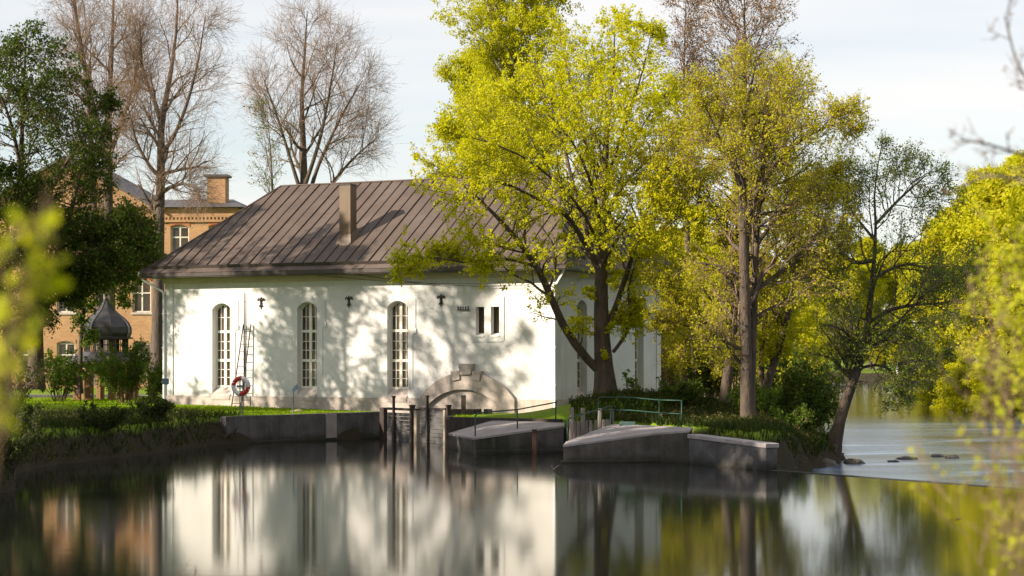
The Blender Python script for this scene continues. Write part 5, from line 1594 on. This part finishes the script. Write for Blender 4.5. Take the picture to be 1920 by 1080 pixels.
# ------------------------------------------------------------------ copies of the wood behind
def proto_tree(name, seed, h, rx, nleaf, size, mats, hz=.45, rk=1.0):
    g = g_(seed)
    T = (np.array([[[0, 0, h * f] for f in np.linspace(0, 1, 10)]]) + g.normal(size=(1, 10, 3)) * np.array([.12, .12, 0]), np.array([np.linspace(.24, .03, 10)]))
    T[0][0, 0] = 0
    env = ((0, 0, h * (1 - hz)), (rx, rx, h * hz))
    A1 = children(*T, g, 34, (rx * .6, rx * 1.3), (35, 70), .25, .12, 7, .15, .98, .45 * rk, .02 * rk, env)
    A2 = children(*A1, g, 7, (.8, 2.0), (25, 60), .15, .16, 5, .15, 1, .5, .014 * rk, env)
    cr = [tubes(*A2, 3) + (0,), leaves_on(A2[0], g, nleaf, size, .22, .2, .3, .8, 3) + (1,)]
    o = empty(name, (0, 0, 0))
    V, Q, mi = merge([tubes(*T, 7) + (0,), tubes(*A1, 4) + (0,)])
    link('trunk', np_mesh('trunk', V, Q, [mats[0]], smooth=True), o)
    V, Q, mi = merge(cr)
    link('crown', np_mesh('crown', V, Q, mats[1:], mi), o)['kind'] = 'stuff'
    return o


used = {}


def put(proto, loc, rz, sc, label, group, cat='tree'):
    if proto.name not in used:
        used[proto.name] = 1; r = proto
    else:
        r = proto.copy(); COL.objects.link(r)
        for ch in proto.children:
            c = ch.copy(); COL.objects.link(c); c.parent = r
    r.location = loc; r.rotation_euler = (0, 0, rz); r.scale = (sc[0], sc[0], sc[1])
    tag(r, label, cat, group)
    return r


wood_a = proto_tree('woodland_tree', 81, 15, 3.6, 26000, .22, [M['bark_birch'], M['twig_brown'], M['L_wood']])
wood_b = proto_tree('woodland_tree', 82, 17, 3.2, 24000, .22, [M['bark_grey'], M['twig_tan'], M['L_wood']])
wood_c = proto_tree('woodland_tree', 83, 12, 3.4, 24000, .21, [M['bark_grey'], M['twig_tan'], M['L_alder']], .48)
wr = random.Random(5)
spots = []
# left shore of the lower river, beyond the house
for (px, Y, h) in ((1238, 108, 8), (1268, 116, 8.5), (1296, 126, 9), (1322, 112, 7.5), (1350, 134, 9.5), (1376, 122, 8.5), (1405, 146, 10), (1436, 160, 10.5), (1256, 140, 11), (1310, 150, 12), (1372, 165, 12), (1430, 185, 12), (1462, 200, 12), (1200, 150, 12), (1150, 160, 12),
                   (1490, 240, 14), (1530, 275, 15), (1570, 292, 16), (1610, 296, 16), (1650, 300, 17), (1690, 300, 18), (1725, 285, 18), (1545, 310, 19), (1630, 318, 20)):
    spots.append((px, Y, h, 0))
for (px, Y, h) in ((1765, 262, 18), (1790, 240, 19), (1815, 252, 21), (1840, 228, 21), (1872, 236, 22), (1900, 222, 22), (1935, 226, 24), (1970, 215, 23), (1855, 260, 25), (1915, 255, 27), (1800, 270, 21), (2020, 220, 24), (2080, 215, 24)):
    spots.append((px, Y, h, 1))
for (px, Y, h) in ((1778, 155, 12.5), (1802, 152, 14.5), (1832, 148, 15), (1862, 144, 15.5), (1896, 140, 16), (1930, 134, 16), (1965, 130, 16), (1790, 166, 15), (1848, 162, 16.5), (1912, 157, 17), (1975, 150, 17)):
    spots.append((px, Y, h, 2))
for i, (px, Y, h, side) in enumerate(spots):
    p, hp_ = ((wood_a, 15), (wood_b, 17), (wood_c, 12))[i % 3]
    x = (px - 960) * Y / F
    z = float(ground_h(np.array([[x, Y]]))[0]) - 0.15
    k = h / hp_
    put(p, (x, Y, z), wr.uniform(0, 6.28), (k * wr.uniform(1.0, 1.25), k), ['sunlit yellow-green tree in the wood beyond the house and river bend', 'tall sunlit yellow-green tree in the wood on the far right bank', 'bright yellow-green tree lining the right bank where the river narrows'][side],
        ['wood beyond the river bend', 'wood on the far right bank', 'trees on the right bank where the river narrows'][side])

fb = []
for (px, Y, h) in ((1436, 172, 4.5), (1452, 190, 5), (1470, 212, 5), (1490, 232, 6), (1512, 256, 6), (1535, 272, 6.5), (1558, 286, 6), (1580, 290, 7), (1602, 289, 6), (1625, 285, 7), (1648, 279, 6.5), (1670, 268, 6), (1695, 258, 7), (1715, 250, 6), (1738, 244, 7), (1760, 236, 6), (1782, 228, 7), (1806, 220, 6.5), (1830, 216, 7), (1856, 213, 6), (1882, 210, 7), (1910, 208, 6.5), (1940, 206, 7), (1408, 150, 4), (1385, 138, 4), (1770, 150, 4.5), (1790, 144, 5), (1815, 139, 4.5), (1842, 133, 5), (1872, 128, 4.5), (1905, 124, 5), (1940, 120, 5)):
    p, hp_ = ((wood_a, 15), (wood_b, 17), (wood_c, 12))[int(px) % 3]
    x = (px - 960) * Y / F; Y += 4
    z = float(ground_h(np.array([[x, Y]]))[0]) - 0.4
    put(p, (x, Y, z), wr.uniform(0, 6.28), (h / hp_ * wr.uniform(1.5, 2.0), h / hp_), 'low yellow-green bush along the far shore of the river', 'bushes on the far shore', 'bush')

# big trees on the left bank, beyond the left edge of the picture; they shade the piers and dapple the house
shade_a = proto_tree('riverside_tree', 91, 22, 5.4, 8500, .21, [M['bark_grey'], M['twig_brown'], M['L_mid']], .42, 2.2)
shade_b = proto_tree('riverside_tree', 92, 20, 5.0, 22000, .30, [M['bark'], M['twig_brown'], M['L_mid']], .45)
SH = [(0, -33.5, 75.0, .95, .98), (0, -27.5, 75.5, 1.0, .80), (0, -35.5, 80.5, 1.0, .97), (0, -41, 88, 1.0, .92), (0, -31, 69.5, .9, .98), (1, -25.5, 65.0, .95, 1.0), (1, -24.0, 58.5, .95, 1.0), (1, -21.5, 52.0, .95, .95), (1, -20.5, 45.5, .95, 1.0), (1, -29, 60, 1, 1), (1, -27, 49, 1, 1)]
for i, (k, x, y, s1, s2) in enumerate(SH):
    put((shade_a, shade_b)[k], (x, y, 0.95), 1.3 * i, (s1, s2), ['tall thinly leaved riverside tree left of the picture', 'dense green riverside tree left of the picture'][k], ['thin riverside trees', 'dense riverside trees'][k])


# unseen trees added on the right bank and behind the camera to cut skylight
for i, (x, y, h) in enumerate(((-24, -16, 19), (-15, -20, 21), (-6, -18, 20), (3, -22, 21), (11, -17, 19), (20, -14, 21), (29, -8, 20), (37, 0, 21), (44, 9, 20), (50, 18, 21), (33, -18, 22), (-33, -22, 21), (16, -28, 23), (-10, -30, 23),
                               (52, 30, 21), (50, 44, 20), (51, 58, 21), (53, 72, 22), (55, 86, 21), (58, 100, 20), (64, 118, 21), (70, 136, 21), (60, 50, 23), (62, 78, 24))):
    p, hp_ = ((wood_a, 15), (wood_b, 17), (wood_c, 12))[i % 3]
    z = max(float(ground_h(np.array([[x, y]]))[0]), -.4) - .1
    right = x > 42
    put(p, (x, y, z), wr.uniform(0, 6.28), (h / hp_ * 1.1, h / hp_), 'unseen leafy tree added right of the picture to cut skylight' if right else 'unseen leafy tree added behind the viewer to cut skylight', 'added trees right of the picture' if right else 'added trees behind the viewer')


# ------------------------------------------------------------------ shrubs
def shrub(name, base, rad, h, seed, mats, label, stems=14, n2=7, n3=5, leaf=5000, size=.09, spread=.05, cat='shrub', group=None, up=.25, ang=(10, 50), clump=2, lean=(0, 0), r=.025, k2=1.0, t0s=.2, even=False):
    g = g_(seed)
    P = np.zeros((stems, 9, 3)); Rr = np.zeros((stems, 9))
    for i in range(stems):
        a = g.uniform(0, 2 * np.pi); q = g.uniform(.1, 1) ** .6
        end = np.array([np.cos(a) * rad * q + lean[0], np.sin(a) * rad * q + lean[1], h * (g.uniform(.9, 1.04) if even else g.uniform(.7, 1.05) * (1 - .35 * q * q))])
        st = np.array([np.cos(a) * rad * .12, np.sin(a) * rad * .12, -0.1])
        t = np.linspace(0, 1, 9)[:, None]
        P[i] = st + (end - st) * np.concatenate([t ** 1.25, t ** 1.25, t ** .85], 1) + np.cumsum(g.normal(size=(9, 3)) * rad * .022, 0)
        Rr[i] = np.linspace(r, r * .3, 9) * g.uniform(.7, 1.1)
    A2 = children(P, Rr, g, n2, (h * .16 * k2, h * .42 * k2), (25, 60), up, .16, 5, t0s, 1, .55, .004)
    A3 = children(*A2, g, n3, (h * .07 * k2, h * .18 * k2), (25, 60), up, .18, 4, .1, 1, .6, .003)
    V, Q, mi = merge([tubes(P, Rr, 6) + (0,)])
    o = empty(name, tuple(base))
    link('stems', np_mesh('stems', V, Q, [mats[0]], smooth=True), o)
    cr = [tubes(*A2, 4) + (0,), tubes(*A3, 3) + (0,)]
    if leaf: cr.append(leaves_on(np.concatenate([A3[0]]), g, leaf, size, spread, .2, .2, .7, clump) + (1,))
    V, Q, mi = merge(cr)
    link('foliage', np_mesh('foliage', V, Q, mats[1:], mi), o)['kind'] = 'stuff'
    tag(o, label, cat, group)
    return o


SM = lambda l, t='twig_brown': [M[t], M[t], M[l]]
gz = lambda x, y: float(ground_h(np.array([[x, y]]))[0])
def at(px, Y):
    x = (px - 960) * Y / F
    return (x, Y, gz(x, Y))


shrub('garden_bush', at(235, 93), 1.5, 2.6, 101, SM('L_mid'), 'rounded green bush with bare brown stems left of the house', leaf=6500, size=.11, stems=26)
shrub('garden_bush', at(285, 91), .7, 1.9, 102, SM('L_mid'), 'small leafy bush tight against the left house corner', leaf=2200, size=.10)
shrub('garden_bush', at(20, 84), 2.0, 2.3, 103, SM('L_under', 'twig_tan'), 'brownish low bush at the left edge below the dark tree', leaf=3000, size=.1, stems=30)
shrub('garden_bush', at(110, 97), 1.8, 2.4, 104, SM('L_mid'), 'loose green bush in front of the pavilion steps', leaf=5000, size=.12, stems=20)
# mound and the point right of the house
shrub('bank_bush', at(1335, 78), 1.3, 1.6, 111, SM('L_dark'), 'low dark bush at the foot of the leftmost alder', leaf=4500, size=.1)
shrub('bank_bush', at(1425, 72), 1.1, 1.3, 112, SM('L_mid'), 'low leafy bush at the foot of the tallest alder', leaf=3800, size=.09)
shrub('bank_bush', at(1485, 70), .9, .9, 113, SM('L_mid'), 'low weedy bush on the spit beside the wing wall', leaf=2500, size=.08)
shrub('bank_bush', at(1280, 74), 1.0, 1.1, 114, SM('L_dark'), 'low dark bush behind the two-bar railing', leaf=3500, size=.1)
shrub('bank_bush', (11.4, 74, .1), .5, .8, 115, SM('L_mid', 'twig_tan'), 'thin weedy tuft beside the leaning tree foot', leaf=600, size=.07)
shrub('river_bush', at(1500, 98), 2.0, 4.3, 121, SM('L_dark'), 'dense dark green bush overhanging the lower river', leaf=12000, size=.17, stems=26, spread=.12)
shrub('river_bush', at(1262, 92), 2.3, 4.6, 122, SM('L_alder', 'twig_tan'), 'tangled yellow-green thicket right of the house corner', leaf=7000, size=.11, stems=34, r=.045)
shrub('river_bush', at(1320, 95), 2.3, 5.2, 123, SM('L_alder', 'twig_tan'), 'taller tangled thicket behind the leftmost alder', leaf=7000, size=.11, stems=34, r=.045)
shrub('river_bush', at(1375, 100), 2.2, 4.6, 124, SM('L_alder', 'twig_tan'), 'sunlit thicket between the alder trunks', leaf=7000, size=.12, stems=30, r=.04)
shrub('river_bush', at(1445, 104), 2.0, 5.0, 125, SM('L_wood', 'twig_tan'), 'yellow thicket behind the dark river bush', leaf=6000, size=.13, stems=26, r=.04)
shrub('weed', at(1178, 78.5), .35, 1.1, 126, SM('L_mid'), 'single upright weed beside the maple trunk', stems=3, n2=5, n3=3, leaf=260, size=.12)
# left bank
k_ = 0
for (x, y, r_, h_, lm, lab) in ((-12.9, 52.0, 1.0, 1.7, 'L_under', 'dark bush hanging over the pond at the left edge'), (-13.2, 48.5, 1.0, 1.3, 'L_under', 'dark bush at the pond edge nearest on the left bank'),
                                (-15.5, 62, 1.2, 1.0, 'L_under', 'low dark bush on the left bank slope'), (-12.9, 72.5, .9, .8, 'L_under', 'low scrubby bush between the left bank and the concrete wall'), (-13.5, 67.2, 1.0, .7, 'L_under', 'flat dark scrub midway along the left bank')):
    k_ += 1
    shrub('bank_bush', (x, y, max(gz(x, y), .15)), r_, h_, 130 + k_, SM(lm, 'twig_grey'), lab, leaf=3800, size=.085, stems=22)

# near shrubs on the camera's own bank
shrub('near_shrub', (-1.60, 5.4, 1.62), .10, 2.15, 141, [M['twig_tan'], M['twig_tan'], M['L_front']], 'blurred yellow-green leafy shoots close by at the left edge', stems=5, n2=8, n3=3, leaf=150, size=.05, spread=.012, r=.0025, clump=1, k2=.2, t0s=.78, even=True, lean=(.30, 0))
shrub('near_shrub', (-2.25, 8.0, 1.62), .16, 4.4, 142, [M['twig_tan'], M['twig_tan'], M['L_front']], 'blurred leafy shoots reaching up the top left corner', stems=6, n2=9, n3=3, leaf=170, size=.06, spread=.02, r=.003, clump=1, k2=.12, t0s=.78, even=True)
shrub('near_shrub', (3.0, 11.6, 1.62), .55, 2.15, 143, [M['twig_tan'], M['twig_tan'], M['L_front']], 'near shrub with small yellow-green leaves at the right edge', stems=16, n2=8, n3=4, leaf=560, size=.042, spread=.02, r=.004, clump=1, lean=(-.12, 0), k2=.55)
shrub('near_shrub', (4.25, 16.0, 1.0), .55, 3.3, 146, [M['twig_tan'], M['twig_tan'], M['L_front']], 'taller near shrub dense with yellow-green leaves at the right edge', stems=14, n2=9, n3=5, leaf=2600, size=.055, spread=.03, r=.006, clump=2, k2=.42, t0s=.55, even=True, lean=(-.15, 0))
shrub('pond_sprig', (-2.76, 29.0, -1.3), .24, 2.05, 144, [M['twig_grey'], M['twig_grey'], M['L_brown']], 'bare twiggy sprig rising at the bottom of the picture', stems=6, n2=6, n3=4, leaf=260, size=.02, spread=.008, r=.008, clump=1, k2=.38, t0s=.7)
shrub('pond_sprig', (-4.5, 29.4, -1.3), .5, 1.85, 145, [M['twig_grey'], M['twig_grey'], M['L_brown']], 'faint bare sprigs at the bottom left of the pond', stems=6, n2=5, n3=3, leaf=160, size=.018, spread=.008, r=.006, clump=1, k2=.32, t0s=.7)


def near_sapling():
    g = g_(151); Y = 15.0
    st = [[(2010, 1110, 0, .05), (2000, 800, 0, .045), (1990, 500, 0, .04), (1985, 200, 0, .03), (1975, -100, 0, .02), (1965, -300, 0, .01)],
          [(1990, 345, 0, .017), (1945, 298, -.1, .013), (1900, 285, -.2, .01), (1850, 270, -.3, .007), (1800, 262, -.3, .004)],
          [(1988, 230, 0, .014), (1950, 190, .1, .011), (1905, 110, .2, .008), (1885, 30, .2, .004)],
          [(1990, 380, 0, .014), (1920, 340, .3, .009), (1860, 330, .4, .007), (1800, 350, .5, .004)]]
    P, Rr = guides(st, Y, 12)
    A2 = children(P[1:], Rr[1:], g, 9, (.15, .42), (25, 60), .12, .16, 5, .1, 1, .6, .003)
    A3 = children(*A2, g, 5, (.06, .16), (25, 60), .1, .16, 4, .1, 1, .6, .0022)
    base = P[0, 0].copy()
    return make_tree('near_alder', tuple(base), [(P, Rr)], [tubes(*A2, 4) + (0,), tubes(*A3, 3) + (0,), leaves_on(A3[0], g, 260, .028, .008, .2, .3, .5, 1) + (1,)],
                     [M['twig_grey'], M['twig_grey'], M['L_brown']], 'near bare alder branch with catkins reaching in from the right edge')


near_sapling()

# ------------------------------------------------------------------ rocks and small things
def rock(px, py, zw, w, d, h, seed, label, mt='rock', name='river_rock', z=None):
    Y = F * (H - zw) / (py - HZ)
    x = (px - 960) * Y / F
    bm = bmesh.new(); bmesh.ops.create_icosphere(bm, subdivisions=3, radius=1.0)
    for v in bm.verts:
        n = mnoise.noise(v.co * 1.3 + Vector((seed * 3.1, 0, 0))) * .35 + mnoise.noise(v.co * 3.1 + Vector((0, seed * 2.3, 0))) * .12
        v.co = v.co * (1 + n)
        v.co.z = max(v.co.z, -.5)
        v.co = Vector((v.co.x * w / 2, v.co.y * d / 2, v.co.z * h))
    me = bpy.data.meshes.new(name); bm.to_mesh(me); bm.free(); me.materials.append(M[mt])
    for p in me.polygons: p.use_smooth = True
    o = link(name, me); o.location = (x, Y, zw if z is None else z)
    return tag(o, label, 'rock', 'rocks below the weir' if mt == 'rock' else None)


ZL = -0.38
rock(1545, 872, ZL, 1.0, 1.2, .22, 1, 'dark wet rock at the foot of the leaning tree')
rock(1603, 869, ZL, .75, .8, .17, 2, 'low rock just right of the leaning tree')
rock(1500, 878, ZL, .9, .9, .18, 3, 'flat rock left of the leaning tree near the weir')
rock(1470, 881, ZL, .6, .7, .14, 4, 'small rock closest to the wing wall')
rock(1700, 861, ZL, .75, .5, .11, 5, 'low flat rock in mid-river')
rock(1758, 856, ZL, .55, .8, .09, 6, 'flatter mossy rock just right of the mid-river rock')
rock(1786, 859, ZL, .5, .6, .13, 7, 'rightmost rock in the river behind the near shrub')
rock(1674, 866, ZL, .4, .4, .07, 8, 'tiny rock barely breaking the water in mid-river')
rock(1520, 868, ZL, .7, .9, .3, 9, 'upright rock on the spit edge')
rock(557, 773, 1.07, .5, .4, .12, 10, 'tan stone lying on the sunlit lawn', 'pale_rock', 'lawn_stone', z=1.07)
# floating leaves and a drowned twig
mb = MB()
mb.tube([W(1034, 873, F * H / (883 - HZ)), W(1037, 880, F * H / (883 - HZ)), W(1048, 872, F * H / (883 - HZ))], 0.012, 5)
tag(mb.build('bent_reed', M['pale_post']), 'pale bent reed poking from the dark water between the piers', 'reed')
Yd = F * H / (973 - HZ)
o = empty('floating_debris', ((1795 - 960) * Yd / F, Yd, 0.0)); tag(o, 'brown floating leaf litter on the pond at lower right', 'debris')
for k in range(9):
    mb = MB(); x, y = wr.uniform(-.17, .17), wr.uniform(-.25, .25); s = wr.uniform(.03, .06); a = wr.uniform(0, 3)
    c, s_ = math.cos(a) * s, math.sin(a) * s
    mb.add([(x - c, y - s_, .006), (x + s_ * .6, y - c * .6, .016), (x + c, y + s_, .008), (x - s_ * .6, y + c * .6, .018)], [(0, 1, 2, 3)])
    mb.build('leaf', mat('dead_leaf', (0.16, 0.09, 0.04), (0.1, 0.05, 0.025), 9, .8) if k == 0 else bpy.data.materials['dead_leaf'], o)


# ------------------------------------------------------------------ grass and bank growth
def scatter(name, n, region, hgt, wid, mt, label, seed, keep=None, lean=.35, zfun=None):
    g = g_(seed)
    pts = np.column_stack([g.uniform(region[0], region[1], n), g.uniform(region[2], region[3], n)])
    z = ground_h(pts) if zfun is None else zfun(pts)
    k = (z > 0.12) if keep is None else keep(pts, z)
    pts, z = pts[k], z[k]; m = len(pts)
    B = np.column_stack([pts, z - 0.03])
    a = g.uniform(0, 2 * np.pi, m); h = g.uniform(hgt[0], hgt[1], m)
    w = np.column_stack([np.cos(a), np.sin(a), np.zeros(m)]) * (wid * g.uniform(.6, 1.3, m))[:, None]
    l = g.normal(size=(m, 3)) * lean * h[:, None]; l[:, 2] = h
    mid = B + l * .55 * np.array([.6, .6, 1.1])
    V = np.stack([B - w, B + w, mid + w * .8, mid - w * .8, B + l + w * .12, B + l - w * .12], 1).reshape(-1, 3)
    i = np.arange(m)[:, None] * 6
    Q = np.concatenate([i + np.array([0, 1, 2, 3]), i + np.array([3, 2, 4, 5])])
    o = link(name, np_mesh(name, V, Q, M[mt]))
    return tag(o, label, 'grass', kind='stuff')


from_lawn = lambda pts: 1.08 + 0.16 * sst(-4, -14, pts[:, 0]) * sst(79, 87, pts[:, 1])
def in_house(pts):
    c, s = math.cos(R(-27)), math.sin(R(-27))
    x, y = pts[:, 0] + 15.2, pts[:, 1] - 89
    u = x * c + y * s; d = -x * s + y * c
    return (u > -.1) & (u < HL + .1) & (d > -.1) & (d < HD + .1)


L1P = np.array([(-10.85, 77.85), (-5.45, 83.25), (-5.35, 83.6), (-14.6, 88.4), (-16.5, 89.4), (-18, 86), (-16, 80.5), (-13.5, 78.4)])
L2P = np.array([(-2.3, 78.9), (-2.15, 76.0), (1.75, 73.45), (3.4, 73.6), (4.0, 79.0), (1.7, 80.2), (-1.6, 81.9)])
scatter('lawn_grass', 26000, (-18, -5, 77.5, 90), (.03, .085), .016, 'L_grass', 'short bright lawn grass before the white house', 201, keep=lambda p, z: (sdist(p, L1P) > 0.05) & ~in_house(p), zfun=from_lawn)
scatter('lawn_grass', 9000, (-2.6, 4.2, 73, 82.2), (.04, .10), .016, 'L_grass', 'short lawn grass before the old arch', 202, keep=lambda p, z: (sdist(p, L2P) > 0.05) & ~in_house(p), zfun=lambda p: np.full(len(p), 1.06))
scatter('mound_grass', 26000, (2.2, 12.5, 62, 84), (.10, .32), .022, 'L_bank', 'longer shade-darkened grass on the mound and spit', 203, keep=lambda p, z: (z > 0.0) & ~in_house(p) & (sdist(p, LAND) > .25) & (sdist(p, PIERP) < -.1))
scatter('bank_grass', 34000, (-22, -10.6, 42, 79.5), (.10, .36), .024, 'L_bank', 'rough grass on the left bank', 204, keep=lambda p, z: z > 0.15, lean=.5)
scatter('garden_grass', 22000, (-34, -15, 79, 103), (.05, .14), .022, 'L_grass', 'garden grass left of the house', 205, keep=lambda p, z: (z > 0.9) & ~in_house(p) & (sdist(p, L1P) < 0))


def weeds(name, n, region, mt, label, seed, keep, size=.09, hmax=.30):
    """broad leaves, dead leaves and stems lying and standing over a bank"""
    g = g_(seed)
    pts = np.column_stack([g.uniform(region[0], region[1], n), g.uniform(region[2], region[3], n)])
    # gather into patches
    pc = np.column_stack([g.uniform(region[0], region[1], n // 60), g.uniform(region[2], region[3], n // 60)])
    k = g.random(n) < .7
    pts[k] = pc[g.integers(0, len(pc), k.sum())] + g.normal(size=(k.sum(), 2)) * .28
    z = ground_h(pts)
    k = keep(pts, z); pts, z = pts[k], z[k]; m = len(pts)
    C = np.column_stack([pts, z + g.random(m) ** 2 * hmax])
    N = unit(g.normal(size=(m, 3)) + np.array([0, 0, .8])); A = unit(np.cross(N, g.normal(size=(m, 3)))); B = np.cross(N, A)
    s_ = (size * g.uniform(.5, 1.4, m))[:, None]
    V = np.stack([C - A * s_ * .5, C + B * s_ * .32, C + A * s_ * .5, C - B * s_ * .32], 1).reshape(-1, 3)
    return tag(link(name, np_mesh(name, V, np.arange(4 * m).reshape(m, 4), M[mt])), label, 'weeds', kind='stuff')


M['L_litter'] = leaf_mat('dead_and_green_leaf', (0.09, 0.055, 0.028), (0.045, 0.06, 0.012), (0.15, 0.11, 0.05), 0.25)
weeds('bank_weeds', 30000, (-22, -10.6, 42, 79.5), 'L_litter', 'dead leaves and weeds on the left bank', 211, lambda p, z: z > 0.02)
weeds('mound_weeds', 14000, (2.2, 12.5, 61.5, 84), 'L_litter', 'dead leaves and weeds on the mound and spit', 212, lambda p, z: (z > -.3) & ~in_house(p) & (sdist(p, PIERP) < -.1))
